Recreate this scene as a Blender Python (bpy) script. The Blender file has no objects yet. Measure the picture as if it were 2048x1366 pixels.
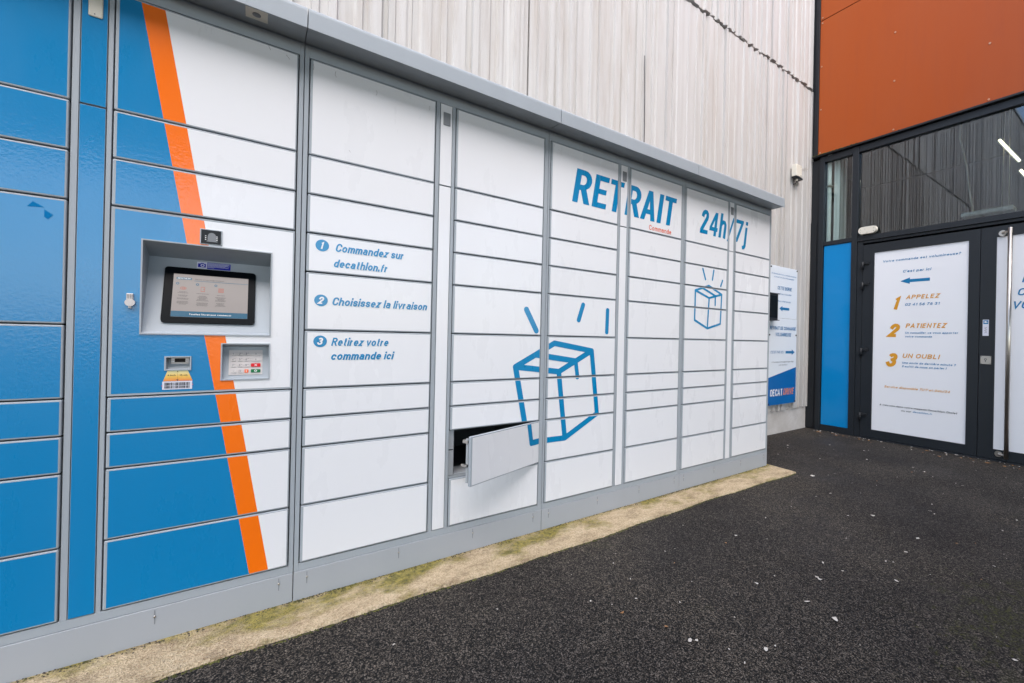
import bpy, bmesh, math, random
from mathutils import Vector, Matrix
R = math.radians
C = bpy.context.scene.collection
scn = bpy.context.scene

# ---------------------------------------------------------------- camera
cam = bpy.data.cameras.new('camera'); cob = bpy.data.objects.new('camera', cam); C.objects.link(cob)
fw = Vector((0.60477273, 0.79639565, 0.0019764)); rt = Vector((0.79619253, -0.60467114, 0.02121972))
up = rt.cross(fw).normalized(); rt = fw.cross(up).normalized()
cob.matrix_world = Matrix(((rt.x, up.x, -fw.x, 0), (rt.y, up.y, -fw.y, -1.8), (rt.z, up.z, -fw.z, 0.9315), (0, 0, 0, 1)))
cam.sensor_width = 36; cam.lens = 36 * 874.936 / 2048
cam.shift_x = -155.43 / 2048; cam.shift_y = -7.7 / 2048
cam.clip_start = 0.02; cam.clip_end = 2000
scn.camera = cob
# ---------------------------------------------------------------- light
SUN_EL, SUN_AZ = 52.0, 205.0
w = bpy.data.worlds.new('World'); scn.world = w; w.use_nodes = True
nt = w.node_tree; bg = nt.nodes['Background']
sky = nt.nodes.new('ShaderNodeTexSky'); sky.sky_type = 'NISHITA'; sky.sun_disc = False
sky.sun_elevation = R(SUN_EL); sky.sun_rotation = R(SUN_AZ)
sky.air_density = 1.0; sky.dust_density = 2.0; sky.ozone_density = 1.5
nt.links.new(sky.outputs[0], bg.inputs[0]); bg.inputs[1].default_value = 0.15
sl = bpy.data.lights.new('sun', 'SUN'); sl.energy = 1.3; sl.angle = R(75); sl.color = (1, .97, .94)
so = bpy.data.objects.new('sun', sl); C.objects.link(so)
sd = Vector((math.sin(R(SUN_AZ)) * math.cos(R(SUN_EL)), math.cos(R(SUN_AZ)) * math.cos(R(SUN_EL)), math.sin(R(SUN_EL))))
so.rotation_euler = sd.to_track_quat('Z', 'Y').to_euler()
vs = scn.view_settings; vs.view_transform = 'Standard'; vs.look = 'None'; vs.gamma = 1; vs.exposure = 1.53
scn.display_settings.display_device = 'sRGB'

# ---------------------------------------------------------------- materials
MATS = {}
def mat(name, col=(.5, .5, .5), rough=.5, metal=0, spec=.5, coat=0, coat_rough=.05, emit=None, estr=1):
    m = bpy.data.materials.new(name); m.use_nodes = True; MATS[name] = m
    b = m.node_tree.nodes['Principled BSDF']
    b.inputs['Base Color'].default_value = (*col, 1); b.inputs['Roughness'].default_value = rough
    b.inputs['Metallic'].default_value = metal; b.inputs['Specular IOR Level'].default_value = spec
    b.inputs['Coat Weight'].default_value = coat; b.inputs['Coat Roughness'].default_value = coat_rough
    if emit: b.inputs['Emission Color'].default_value = (*emit, 1); b.inputs['Emission Strength'].default_value = estr
    return m
class N:
    """small node helper"""
    def __init__(s, m): s.t = m.node_tree; s.b = s.t.nodes['Principled BSDF']
    def n(s, typ, **k):
        x = s.t.nodes.new(typ)
        for a, v in k.items():
            if a in x.inputs.keys() if isinstance(a, str) else False: x.inputs[a].default_value = v
            else: setattr(x, a, v)
        return x
    def l(s, a, b): s.t.links.new(a, b)
    def pos(s, scale=(1, 1, 1)):
        g = s.n('ShaderNodeNewGeometry'); mp = s.n('ShaderNodeMapping'); mp.inputs['Scale'].default_value = scale
        s.l(g.outputs['Position'], mp.inputs['Vector']); return mp.outputs[0]
    def noise(s, vec, scale, detail=4, rough=.55, dist=0):
        x = s.n('ShaderNodeTexNoise'); x.inputs['Scale'].default_value = scale; x.inputs['Detail'].default_value = detail
        x.inputs['Roughness'].default_value = rough; x.inputs['Distortion'].default_value = dist
        s.l(vec, x.inputs['Vector']); return x.outputs['Fac']
    def voro(s, vec, scale, feature='F1'):
        x = s.n('ShaderNodeTexVoronoi'); x.feature = feature; x.inputs['Scale'].default_value = scale; s.l(vec, x.inputs['Vector']); return x
    def ramp(s, fac, stops):
        x = s.n('ShaderNodeValToRGB'); e = x.color_ramp.elements
        while len(e) < len(stops): e.new(.5)
        for i, (p, c) in enumerate(stops):
            e[i].position = p; e[i].color = (*c, 1) if len(c) == 3 else c
        s.l(fac, x.inputs[0]); return x.outputs[0]
    def mix(s, fac, a, b, mode='MIX'):
        x = s.n('ShaderNodeMix'); x.data_type = 'RGBA'; x.blend_type = mode
        for v, i in ((fac, 0), (a, 6), (b, 7)):
            if isinstance(v, (int, float)): x.inputs[i].default_value = v
            elif isinstance(v, tuple): x.inputs[i].default_value = (*v, 1)
            else: s.l(v, x.inputs[i])
        return x.outputs[2]
    def math(s, op, a, b=0):
        x = s.n('ShaderNodeMath'); x.operation = op
        for v, i in ((a, 0), (b, 1)):
            if isinstance(v, (int, float)): x.inputs[i].default_value = v
            else: s.l(v, x.inputs[i])
        return x.outputs[0]
    def bump(s, h, strength=.3, dist=.01, coat=False):
        x = s.n('ShaderNodeBump'); x.inputs['Strength'].default_value = strength; x.inputs['Distance'].default_value = dist
        s.l(h, x.inputs['Height']); s.l(x.outputs[0], s.b.inputs['Normal'])
        if coat: s.l(x.outputs[0], s.b.inputs['Coat Normal'])
        return x
BLK, WHT = (0, 0, 0), (1, 1, 1)

def film(name, col, dirt=.1, peel=.12, coat=.6):
    m = mat(name, col, rough=.32, spec=.35, coat=coat, coat_rough=.06); n = N(m)
    p = n.pos()
    dn = n.noise(n.pos((3, 3, .9)), 2.2, 7, .6)
    sm = n.ramp(dn, [(.45, BLK), (.75, WHT)])
    sp = n.ramp(n.noise(p, 260, 2), [(.74, BLK), (.78, WHT)])
    c = n.mix(n.math('MULTIPLY', sm, dirt), col, tuple(x * .8 + .015 for x in col))
    c = n.mix(n.math('MULTIPLY', sp, dirt * 1.6), c, tuple(x * .55 for x in col))
    n.l(c, n.b.inputs['Base Color'])
    h = n.math('ADD', n.noise(p, 150, 2, .5), n.math('MULTIPLY', n.noise(p, 6, 2, .5), .9))
    n.bump(h, peel, .004, True)
    n.l(n.ramp(dn, [(.3, (.22,) * 3), (.8, (.42,) * 3)]), n.b.inputs['Roughness'])
    return m
film('white_film', (.83, .84, .86), .03, .03, .4)
film('blue_film', (.0, .216, .485), .05, .07, .7)
film('orange_film', (.97, .175, .0), .04, .10, .7)
film('ink_blue', (.0, .235, .49), .02, .10, .8)
film('ink_red', (.80, .13, .05), .02, .08, .5)
def painted(name, col, rough=.45, dirt=.25, bumpy=.04):
    m = mat(name, col, rough, spec=.4); n = N(m); p = n.pos()
    a = n.noise(n.pos((1, 1, .35)), 3.5, 8, .65)
    c = n.mix(n.math('MULTIPLY', n.ramp(a, [(.4, BLK), (.75, WHT)]), dirt), col, tuple(x * .72 for x in col))
    c = n.mix(n.math('MULTIPLY', n.ramp(n.noise(p, 180, 3), [(.70, BLK), (.76, WHT)]), dirt), c, tuple(x * .45 for x in col))
    n.l(c, n.b.inputs['Base Color']); n.bump(n.noise(p, 300, 2), bumpy, .002)
    return m
painted('grey_paint', (.375, .415, .45), .42)
painted('grey_plinth', (.385, .41, .44), .5, .2)
painted('grey_niche', (.40, .44, .475), .4, .12)
painted('dark_frame', (.014, .018, .023), .42, .2)
painted('black_trim', (.010, .012, .015), .45, .2)
mat('black', (.008, .008, .009), .4); mat('black_gloss', (.002, .004, .006), .35, spec=.1)
mat('dark_gap', (.02, .022, .024), .8)
mat('steel', (.55, .52, .48), .28, metal=1); mat('cream_plastic', (.72, .68, .58), .5); mat('beige', (.55, .48, .42), .5)
mat('key_metal', (.62, .58, .56), .4, metal=.25); mat('red_key', (.62, .004, .01), .35); mat('green_key', (.0, .14, .04), .35)
mat('orange_key', (.80, .12, .01), .35); mat('key_print', (.10, .10, .11), .5); mat('white_print', (.8, .8, .8), .5)
mat('lens_glass', (.006, .006, .008), .2, spec=.2); mat('led', (.85, .85, .85), .3)
mat('sticker_blue', (.005, .01, .42), .35, coat=.5); mat('sticker_white', (.72, .73, .82), .35, coat=.5)
mat('sensor_grey', (.22, .235, .25), .5)
mat('poster_white', (.87, .88, .91), .3, coat=.3, coat_rough=.04); mat('poster_blue', (.004, .19, .42), .3)
mat('poster_gold', (.72, .33, .025), .3); mat('poster_black', (.03, .03, .04), .4)
mat('spandrel_blue', (.0, .23, .56), .3, spec=.3, coat=.25, coat_rough=.03)
mat('board_white', (.74, .79, .84), .35, coat=.2); mat('board_blue', (.003, .12, .38), .35); mat('board_orange', (.75, .25, .09), .4)
mat('board_ink', (.01, .16, .38), .4); mat('scr_ink', (.03, .03, .03), .5, emit=(.01, .01, .01), estr=.2)
mat('screen', (.10, .095, .09), .25, emit=(.33, .29, .28), estr=.22, coat=.2); mat('screen_blue', (.01, .03, .05), .25, emit=(.0, .08, .15), estr=.35)
mat('screen_light', (.02, .03, .04), .3, emit=(.03, .16, .26), estr=.25); mat('screen_red', (.05, .02, .02), .3, emit=(.36, .10, .06), estr=.35)
mat('screen_white', (.1, .1, .1), .3, emit=(.6, .6, .6), estr=.5)
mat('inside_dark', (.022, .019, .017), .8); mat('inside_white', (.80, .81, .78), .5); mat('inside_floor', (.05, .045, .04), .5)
mat('tube_lit', (1, 1, 1), .3, emit=(1, .86, .62), estr=2.6)
mat('steel_in', (.40, .43, .45), .45, metal=.2); mat('cavity_shade', (.06, .07, .075), .6)
# barcode sheet / beam gradient (printed sticker)
m = mat('beam_print', (.9, .6, .1), .4); n = N(m); g = n.n('ShaderNodeTexCoord'); sp = n.n('ShaderNodeSeparateXYZ'); n.l(g.outputs['Generated'], sp.inputs[0])
n.l(n.ramp(sp.outputs[2], [(0, (.83, .24, .06)), (.45, (.88, .55, .10)), (1, (.86, .83, .45))]), n.b.inputs['Base Color'])
# orange cladding
m = mat('cladding', (.42, .085, .022), .4, spec=.28); n = N(m); p = n.pos()
a = n.noise(n.pos((1, 1, .4)), 1.1, 5, .6); c = n.mix(n.math('MULTIPLY', n.ramp(a, [(.3, BLK), (.8, WHT)]), .55), (.365, .066, .007), (.365, .092, .030))
c = n.mix(n.math('MULTIPLY', n.ramp(n.noise(n.pos((6, 6, .6)), 3, 6, .7), [(.5, BLK), (.8, WHT)]), .25), c, (.27, .055, .02))
c = n.mix(n.math('MULTIPLY', n.ramp(n.noise(p, 90, 2), [(.76, BLK), (.8, WHT)]), .5), c, (.55, .25, .15))
n.l(c, n.b.inputs['Base Color']); n.bump(n.noise(p, 2.2, 3), .08, .02)
# fluted precast wall
m = mat('flute_concrete', (.6, .58, .56), .8, spec=.25); n = N(m); p = n.pos()
s1 = n.noise(n.pos((1, 1, .035)), 26, 5, .65); s2 = n.noise(n.pos((1, 1, .12)), 9, 6, .7); s3 = n.noise(n.pos((1, 1, .3)), 1.3, 4, .6)
c = n.ramp(s1, [(.25, (.44, .425, .40)), (.50, (.51, .498, .478)), (.75, (.545, .537, .522))])
c = n.mix(n.math('MULTIPLY', n.ramp(s2, [(.47, BLK), (.74, WHT)]), .65), c, (.39, .335, .285))
c = n.mix(n.math('MULTIPLY', n.ramp(s3, [(.4, BLK), (.7, WHT)]), .45), c, (.46, .44, .43))
sp = n.ramp(n.noise(p, 120, 3, .7), [(.66, BLK), (.74, WHT)]); c = n.mix(n.math('MULTIPLY', sp, .35), c, (.25, .22, .19))
dr = n.ramp(n.noise(n.pos((1, 1, .02)), 60, 3, .6), [(.66, BLK), (.74, WHT)]); dr2 = n.ramp(n.noise(n.pos((1, 1, .5)), 2.5, 3), [(.45, BLK), (.6, WHT)])
c = n.mix(n.math('MULTIPLY', n.math('MULTIPLY', dr, dr2), .6), c, (.27, .235, .20))
n.l(c, n.b.inputs['Base Color']); n.bump(n.math('ADD', n.noise(p, 150, 4, .7), n.math('MULTIPLY', s1, 2.0)), .45, .004)
# smooth concrete foot of the wall
m = mat('foot_concrete', (.55, .53, .50), .85); n = N(m); p = n.pos()
c = n.ramp(n.noise(p, 6, 8, .7), [(.3, (.44, .415, .385)), (.7, (.62, .60, .58))]); n.l(c, n.b.inputs['Base Color']); n.bump(n.noise(p, 70, 5, .7), .4, .004)
# worn concrete strip with moss
m = mat('strip_concrete', (.4, .35, .25), .9, spec=.2); n = N(m); p = n.pos()
c = n.ramp(n.noise(n.pos((1, 1.8, 1)), 7, 9, .75), [(.35, (.20, .13, .075)), (.49, (.55, .415, .255)), (.68, (.80, .66, .45))])
fine = n.voro(p, 210); c = n.mix(.45, c, n.ramp(fine.outputs['Color'], [(.1, (.30, .22, .13)), (.9, (.85, .70, .48))]))
geo = n.n('ShaderNodeNewGeometry'); xyz = n.n('ShaderNodeSeparateXYZ'); n.l(geo.outputs['Position'], xyz.inputs[0])
near = n.n('ShaderNodeMapRange'); near.inputs[1].default_value = -.15; near.inputs[2].default_value = .0; n.l(xyz.outputs[1], near.inputs[0])
mo = n.math('ADD', n.noise(n.pos((1, 1.6, 1)), 3.1, 6, .65), n.math('MULTIPLY', near.outputs[0], .17))
mf = n.ramp(mo, [(.56, BLK), (.70, WHT)]); c = n.mix(n.math('MULTIPLY', mf, .85), c, n.ramp(n.noise(p, 60, 4, .7), [(.35, (.075, .085, .015)), (.65, (.40, .33, .06))]))
c = n.mix(n.ramp(n.noise(p, 160, 3, .6), [(.68, BLK), (.73, WHT)]), c, (.06, .045, .03))
n.l(c, n.b.inputs['Base Color']); n.bump(n.math('ADD', n.noise(p, 45, 8, .8), fine.outputs['Distance']), .9, .006)
# asphalt
m = mat('asphalt', (.05, .05, .05), .85, spec=.22); n = N(m); p = n.pos()
v = n.voro(p, 215); v2 = n.voro(p, 120)
c = n.ramp(n.mix(.5, v.outputs['Color'], v2.outputs['Color']), [(.18, (.024, .021, .018)), (.5, (.062, .054, .047)), (.82, (.170, .150, .132))])
c = n.mix(n.ramp(v.outputs['Distance'], [(.36, BLK), (.62, WHT)]), c, (.005, .005, .005))
big = n.ramp(n.noise(p, 1.15, 7, .62), [(.34, (.66, .65, .67)), (.5, (.98, .96, .93)), (.66, (1.35, 1.30, 1.18))]); c = n.mix(1.0, c, big, 'MULTIPLY')
pale = n.ramp(n.noise(p, 120, 2, .5), [(.73, BLK), (.77, WHT)]); c = n.mix(n.math('MULTIPLY', pale, .6), c, (.22, .20, .17))
xyz = n.n('ShaderNodeSeparateXYZ'); n.l(p, xyz.inputs[0])
dx = n.math('SUBTRACT', xyz.outputs[0], 2.05); dy = n.math('ADD', xyz.outputs[1], 1.5)
dd = n.math('SQRT', n.math('ADD', n.math('MULTIPLY', dx, dx), n.math('MULTIPLY', n.math('MULTIPLY', dy, dy), 3)))
blob = n.n('ShaderNodeMapRange'); blob.inputs[1].default_value = .9; blob.inputs[2].default_value = 0; n.l(dd, blob.inputs[0])
mf = n.ramp(n.math('ADD', n.math('MULTIPLY', blob.outputs[0], .30), n.noise(p, 14, 6, .75)), [(.70, BLK), (.80, WHT)])
mf2 = n.ramp(n.noise(p, 2.2, 8, .7), [(.62, BLK), (.75, WHT)])
spk = n.ramp(n.noise(p, 75, 3, .7), [(.50, BLK), (.64, WHT)]); c = n.mix(n.math('MULTIPLY', mf, .45), c, (.014, .016, .008)); c = n.mix(n.math('MULTIPLY', n.math('MULTIPLY', mf, spk), .7), c, (.075, .075, .012)); c = n.mix(n.math('MULTIPLY', mf2, .45), c, (.075, .072, .035))
n.l(c, n.b.inputs['Base Color'])
h = n.math('SUBTRACT', n.noise(p, 110, 4, .7), n.math('MULTIPLY', v.outputs['Distance'], .9)); n.bump(h, .6, .004)
n.l(n.ramp(n.noise(p, 1.5, 3), [(.3, (.6,) * 3), (.7, (.85,) * 3)]), n.b.inputs['Roughness'])
mat('rivet', (.50, .27, .17), .4, metal=.2)
m = mat('moss', (.06, .075, .012), .9); n = N(m); n.l(n.ramp(n.noise(n.pos(), 40, 4), [(.35, (.03, .035, .008)), (.65, (.13, .13, .03))]), n.b.inputs['Base Color'])
mat('petal', (.55, .51, .46), .7); mat('dry_leaf', (.30, .15, .06), .7); mat('grit', (.06, .05, .045), .9)
# window glass: tinted, reflecting
m = bpy.data.materials.new('tinted_glass'); m.use_nodes = True; MATS['tinted_glass'] = m; t = m.node_tree; t.nodes.clear()
o = t.nodes.new('ShaderNodeOutputMaterial'); mx = t.nodes.new('ShaderNodeMixShader'); tr = t.nodes.new('ShaderNodeBsdfTransparent'); gl = t.nodes.new('ShaderNodeBsdfGlossy')
tr.inputs[0].default_value = (.84, .90, .89, 1); gl.inputs[0].default_value = (.92, .95, 1, 1); gl.inputs[1].default_value = .012
lw = t.nodes.new('ShaderNodeLayerWeight'); lw.inputs[0].default_value = .5
m1 = t.nodes.new('ShaderNodeMath'); m1.operation = 'POWER'; m1.inputs[1].default_value = 2.5; t.links.new(lw.outputs['Facing'], m1.inputs[0])
m2 = t.nodes.new('ShaderNodeMath'); m2.operation = 'MULTIPLY_ADD'; m2.inputs[1].default_value = .6; m2.inputs[2].default_value = .085; t.links.new(m1.outputs[0], m2.inputs[0])
t.links.new(m2.outputs[0], mx.inputs[0]); t.links.new(tr.outputs[0], mx.inputs[1]); t.links.new(gl.outputs[0], mx.inputs[2]); t.links.new(mx.outputs[0], o.inputs[0])

# ---------------------------------------------------------------- object helpers
def tag(o, label=None, cat=None, group=None, kind=None):
    for k, v in (('label', label), ('category', cat), ('group', group), ('kind', kind)):
        if v: o[k] = v
    return o
def empty(name, loc=(0, 0, 0)):
    o = bpy.data.objects.new(name, None); C.objects.link(o); o.location = loc; o.empty_display_size = .1; return o
def link(name, me, material, parent=None, loc=None, smooth=False):
    if material is not None and not me.materials: me.materials.append(MATS[material] if isinstance(material, str) else material)
    o = bpy.data.objects.new(name, me); C.objects.link(o)
    if parent is not None: o.parent = parent
    if loc: o.location = loc
    if smooth:
        for f in me.polygons: f.use_smooth = True
    return o
def bm_mesh(bm, name='m'):
    me = bpy.data.meshes.new(name); bm.to_mesh(me); bm.free(); return me
def add_box(bm, x0, x1, y0, y1, z0, z1):
    vs = [bm.verts.new((x, y, z)) for x in (x0, x1) for y in (y0, y1) for z in (z0, z1)]
    for f in ((0, 1, 3, 2), (4, 6, 7, 5), (0, 4, 5, 1), (2, 3, 7, 6), (0, 2, 6, 4), (1, 5, 7, 3)): bm.faces.new([vs[i] for i in f])
    return vs
def bev(bm, w, seg=2):
    bmesh.ops.recalc_face_normals(bm, faces=bm.faces[:])
    bmesh.ops.bevel(bm, geom=bm.edges[:], offset=w, segments=seg, affect='EDGES', profile=.5)
def box(name, material, parent, x0, x1, y0, y1, z0, z1, b=0, seg=2):
    bm = bmesh.new(); add_box(bm, x0, x1, y0, y1, z0, z1)
    if b: bev(bm, b, seg)
    else: bmesh.ops.recalc_face_normals(bm, faces=bm.faces[:])
    return link(name, bm_mesh(bm, name), material, parent)
def boxes(name, material, parent, lst, b=0):
    bm = bmesh.new()
    for l in lst: add_box(bm, *l)
    if b: bev(bm, b, 1)
    else: bmesh.ops.recalc_face_normals(bm, faces=bm.faces[:])
    return link(name, bm_mesh(bm, name), material, parent)
def add_tube(bm, pts, r, seg=12, cap=True):
    pts = [Vector(p) for p in pts]; rings = []
    for i, p in enumerate(pts):
        d = (pts[min(i + 1, len(pts) - 1)] - pts[max(i - 1, 0)]).normalized()
        a = d.orthogonal().normalized() if i == 0 else (a - d * a.dot(d)).normalized()
        b_ = d.cross(a)
        rings.append([bm.verts.new(p + (a * math.cos(k * 2 * math.pi / seg) + b_ * math.sin(k * 2 * math.pi / seg)) * r) for k in range(seg)])
    for r0, r1 in zip(rings, rings[1:]):
        for k in range(seg): bm.faces.new((r0[k], r0[(k + 1) % seg], r1[(k + 1) % seg], r1[k]))
    if cap: bm.faces.new(rings[0][::-1]); bm.faces.new(rings[-1])
def tube(name, material, parent, pts, r, seg=12):
    bm = bmesh.new(); add_tube(bm, pts, r, seg); bmesh.ops.recalc_face_normals(bm, faces=bm.faces[:])
    return link(name, bm_mesh(bm, name), material, parent, smooth=seg > 6)

# ---------------------------------------------------------------- flat print: everything made in (u, v), then laid on a surface
def loops_mesh(loops):
    """filled 2D outline (inner loops are holes) -> (verts, faces)"""
    cu = bpy.data.curves.new('c', 'CURVE'); cu.dimensions = '2D'; cu.fill_mode = 'FRONT'
    for lp in loops:
        s = cu.splines.new('POLY'); s.points.add(len(lp) - 1); s.use_cyclic_u = True
        for i, (x, y) in enumerate(lp): s.points[i].co = (x, y, 0, 1)
    o = bpy.data.objects.new('c', cu); me = bpy.data.meshes.new_from_object(o)
    r = ([(v.co.x, v.co.y) for v in me.vertices], [list(p.vertices) for p in me.polygons])
    bpy.data.objects.remove(o); bpy.data.curves.remove(cu); bpy.data.meshes.remove(me); return r
XH = .745                                                     # x-height over capital height
def _e(cx_, cy_, rx, ry, a0=90, a1=450, n=14): return [(cx_ + rx * math.cos(R(a0 + (a1 - a0) * i / n)), cy_ + ry * math.sin(R(a0 + (a1 - a0) * i / n))) for i in range(n + 1)]
def _o(w_, h0, h1): return ('ring', w_ / 2, (h0 + h1) / 2, w_ / 2, (h1 - h0) / 2)
h_ = XH
FONT = {   # glyph: (advance body width, [strokes along the centre line]), capital height 1
 'A': (.56, [[(0, 0), (.28, 1), (.56, 0)], [(.11, .30), (.45, .30)]]), 'B': (.48, [[(.24, .53), (0, .53), (0, 0), (.26, 0)] + _e(.26, .265, .21, .265, -90, 90, 8)[1:], [(0, .53), (0, 1), (.24, 1)] + _e(.24, .765, .20, .235, 90, -90, 8)[1:]]),
 'C': (.50, [_e(.26, .70, .26, .30, 15, 180, 9) + _e(.26, .30, .26, .30, 180, 345, 9)]), 'D': (.50, [[(.2, 0), (0, 0), (0, 1), (.2, 1)] + _e(.2, .65, .30, .35, 90, 0, 6)[1:] + _e(.2, .35, .30, .35, 0, -90, 6)]),
 'E': (.42, [[(.42, 1), (0, 1), (0, 0), (.42, 0)], [(0, .52), (.36, .52)]]), 'F': (.42, [[(.42, 1), (0, 1), (0, 0)], [(0, .5), (.36, .5)]]), 'G': (.52, [_e(.26, .70, .26, .30, 20, 180, 9) + _e(.26, .30, .26, .30, 180, 300, 7) + [(.51, .12), (.51, .48), (.28, .48)]]),
 'H': (.50, [[(0, 0), (0, 1)], [(.5, 0), (.5, 1)], [(0, .5), (.5, .5)]]), 'I': (.0, [[(0, 0), (0, 1)]]), 'L': (.40, [[(0, 1), (0, 0), (.40, 0)]]), 'M': (.68, [[(0, 0), (0, 1), (.34, .12), (.68, 1), (.68, 0)]]), 'N': (.50, [[(0, 0), (0, 1), (.5, 0), (.5, 1)]]),
 'O': (.54, [_e(.27, .68, .27, .32, 0, 180, 10) + _e(.27, .32, .27, .32, 180, 360, 10) + [(.54, .68)]]), 'P': (.48, [[(0, 0), (0, 1), (.24, 1)] + _e(.24, .74, .23, .26, 90, -90, 8)[1:] + [(0, .48)]]),
 'R': (.50, [[(0, 0), (0, 1), (.24, 1)] + _e(.24, .75, .22, .25, 90, -90, 8)[1:] + [(0, .50)], [(.26, .48), (.50, 0)]]), 'S': (.46, [_e(.23, .75, .22, .25, 20, 230, 9) + _e(.23, .26, .23, .26, 50, -155, 9)]),
 'T': (.52, [[(0, 1), (.52, 1)], [(.26, 1), (.26, 0)]]), 'U': (.50, [[(0, 1), (0, .28)] + _e(.25, .27, .25, .27, 180, 360, 9)[1:] + [(.5, 1)]]), 'V': (.54, [[(0, 1), (.27, 0), (.54, 1)]]), 'X': (.50, [[(0, 0), (.5, 1)], [(0, 1), (.5, 0)]]), 'Z': (.48, [[(0, 1), (.48, 1), (0, 0), (.48, 0)]]),
 'a': (.42, [_e(.20, .55, .20, .20, 160, 0, 7) + [(.40, 0)], [(.40, .44), (.20, .44)] + _e(.20, .22, .20, .22, 90, 290, 8)[1:] + [(.40, .14)]]), 'b': (.42, [[(0, 1), (0, 0)], _e(.21, h_ / 2, .21, h_ / 2, 180, -180, 14)]),
 'c': (.40, [_e(.21, h_ / 2, .21, h_ / 2, 35, 325, 12)]), 'd': (.42, [[(.42, 1), (.42, 0)], _e(.21, h_ / 2, .21, h_ / 2, 0, 360, 14)]), 'e': (.42, [[(.03, .37), (.42, .37)], _e(.21, h_ / 2, .21, h_ / 2, 0, 318, 13)]),
 'f': (.26, [[(.10, 0), (.10, .80)] + _e(.24, .82, .14, .18, 180, 80, 5)[1:], [(0, h_), (.27, h_)]]), 'g': (.42, [_e(.21, h_ / 2, .21, h_ / 2, 0, 360, 14), [(.42, h_), (.42, -.06)] + _e(.22, -.06, .20, .20, 0, -140, 7)[1:]]), 'h': (.40, [[(0, 0), (0, 1)], [(0, .5)] + _e(.20, .52, .20, .225, 180, 0, 8)[1:] + [(.40, 0)]]),
 'i': (.0, [[(0, 0), (0, h_)], [(0, .995), (0, 1.03)]]), 'j': (.05, [[(.05, h_), (.05, -.10), (.0, -.24), (-.08, -.26)], [(.05, .995), (.05, 1.03)]]), 'l': (.0, [[(0, 0), (0, 1.03)]]), 'm': (.68, [[(0, 0), (0, h_)], [(0, .5)] + _e(.17, .55, .17, .195, 180, 0, 7)[1:] + [(.34, 0)], [(.34, .5)] + _e(.51, .55, .17, .195, 180, 0, 7)[1:] + [(.68, 0)]]),
 'n': (.40, [[(0, 0), (0, h_)], [(0, .5)] + _e(.20, .52, .20, .225, 180, 0, 8)[1:] + [(.40, 0)]]), 'o': (.44, [_e(.22, h_ / 2, .22, h_ / 2, 90, 450, 16)]), 'p': (.42, [[(0, h_), (0, -.27)], _e(.21, h_ / 2, .21, h_ / 2, 180, -180, 14)]), 'q': (.42, [[(.42, h_), (.42, -.27)], _e(.21, h_ / 2, .21, h_ / 2, 0, 360, 14)]),
 'r': (.24, [[(0, 0), (0, h_)], [(0, .52)] + _e(.20, .52, .20, .21, 175, 85, 5)]), 's': (.37, [_e(.18, .56, .18, .185, 25, 235, 8) + _e(.19, .19, .18, .19, 55, -155, 8)]), 't': (.26, [[(.11, .95), (.11, .15)] + _e(.24, .14, .13, .14, 180, 285, 4)[1:], [(0, h_), (.27, h_)]]),
 'u': (.40, [[(0, h_), (0, .22)] + _e(.20, .22, .20, .22, 180, 360, 8)[1:], [(.40, h_), (.40, 0)]]), 'v': (.42, [[(0, h_), (.21, .0), (.42, h_)]]), 'w': (.62, [[(0, h_), (.16, 0), (.31, h_), (.46, 0), (.62, h_)]]), 'z': (.38, [[(0, h_), (.37, h_), (0, 0), (.38, 0)]]),
 '0': (.46, [_e(.23, .68, .23, .32, 0, 180, 8) + _e(.23, .32, .23, .32, 180, 360, 8) + [(.46, .68)]]), '1': (.22, [[(0, .80), (.20, .93), (.20, 0)]]), '2': (.46, [_e(.23, .74, .22, .26, 170, -30, 8) + [(0, 0), (.47, 0)]]), '3': (.46, [_e(.22, .76, .21, .24, 160, -80, 8) + _e(.22, .26, .23, .26, 80, -160, 9)]),
 '4': (.50, [[(.38, 0), (.38, 1), (0, .28), (.50, .28)]]), '5': (.44, [[(.42, 1), (.06, 1), (.03, .52)] + _e(.22, .30, .23, .30, 130, -150, 10)]), '6': (.46, [[(.38, 1), (.16, .80), (.01, .42)], _e(.23, .31, .23, .31, 90, 450, 14)]), '7': (.46, [[(0, 1), (.46, 1), (.14, 0)]]),
 '8': (.46, [_e(.23, .755, .20, .245, 90, 450, 12), _e(.23, .26, .23, .26, 90, 450, 14)]), '9': (.46, [_e(.23, .69, .23, .31, 90, 450, 14), [(.45, .60), (.30, .20), (.08, 0)]]),
 '.': (.0, [[(0, -.02), (0, .10)]]), "'": (.0, [[(0, .78), (0, 1.03)]]), '!': (.0, [[(0, 1), (0, .32)], [(0, -.02), (0, .11)]]), '?': (.36, [_e(.18, .76, .18, .24, 170, -50, 8) + [(.18, .38), (.18, .28)], [(.18, -.02), (.18, .10)]]), '/': (.30, [[(0, -.08), (.30, 1)]]), '<': (.3, [[(.3, .8), (0, .5), (.3, .2)]]),
 '@': (.9, [_e(.45, .45, .45, .5, 20, 320, 18), _e(.45, .45, .2, .22, 90, 450, 12), [(.65, .66), (.65, .3), (.75, .22), (.87, .4), (.87, .62)]]),
}
def _m(y): return y * .872 if y <= .745 else .65 + (y - .745) * (.35 / .255)
for ch_ in 'abcdefghijlmnopqrstuvwz': FONT[ch_] = (FONT[ch_][0], [[(x, _m(y)) for x, y in st0] for st0 in FONT[ch_][1]])
def glyph_strokes(ch):
    acc = {'è': ('e', [(.12, 1.06), (.24, .88)]), 'é': ('e', [(.30, 1.06), (.18, .88)]), 'à': ('a', [(.10, 1.06), (.22, .88)])}
    if ch in acc: w0, st0 = FONT[acc[ch][0]]; return w0, st0 + [acc[ch][1]]
    return FONT.get(ch, FONT['o'])
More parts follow.
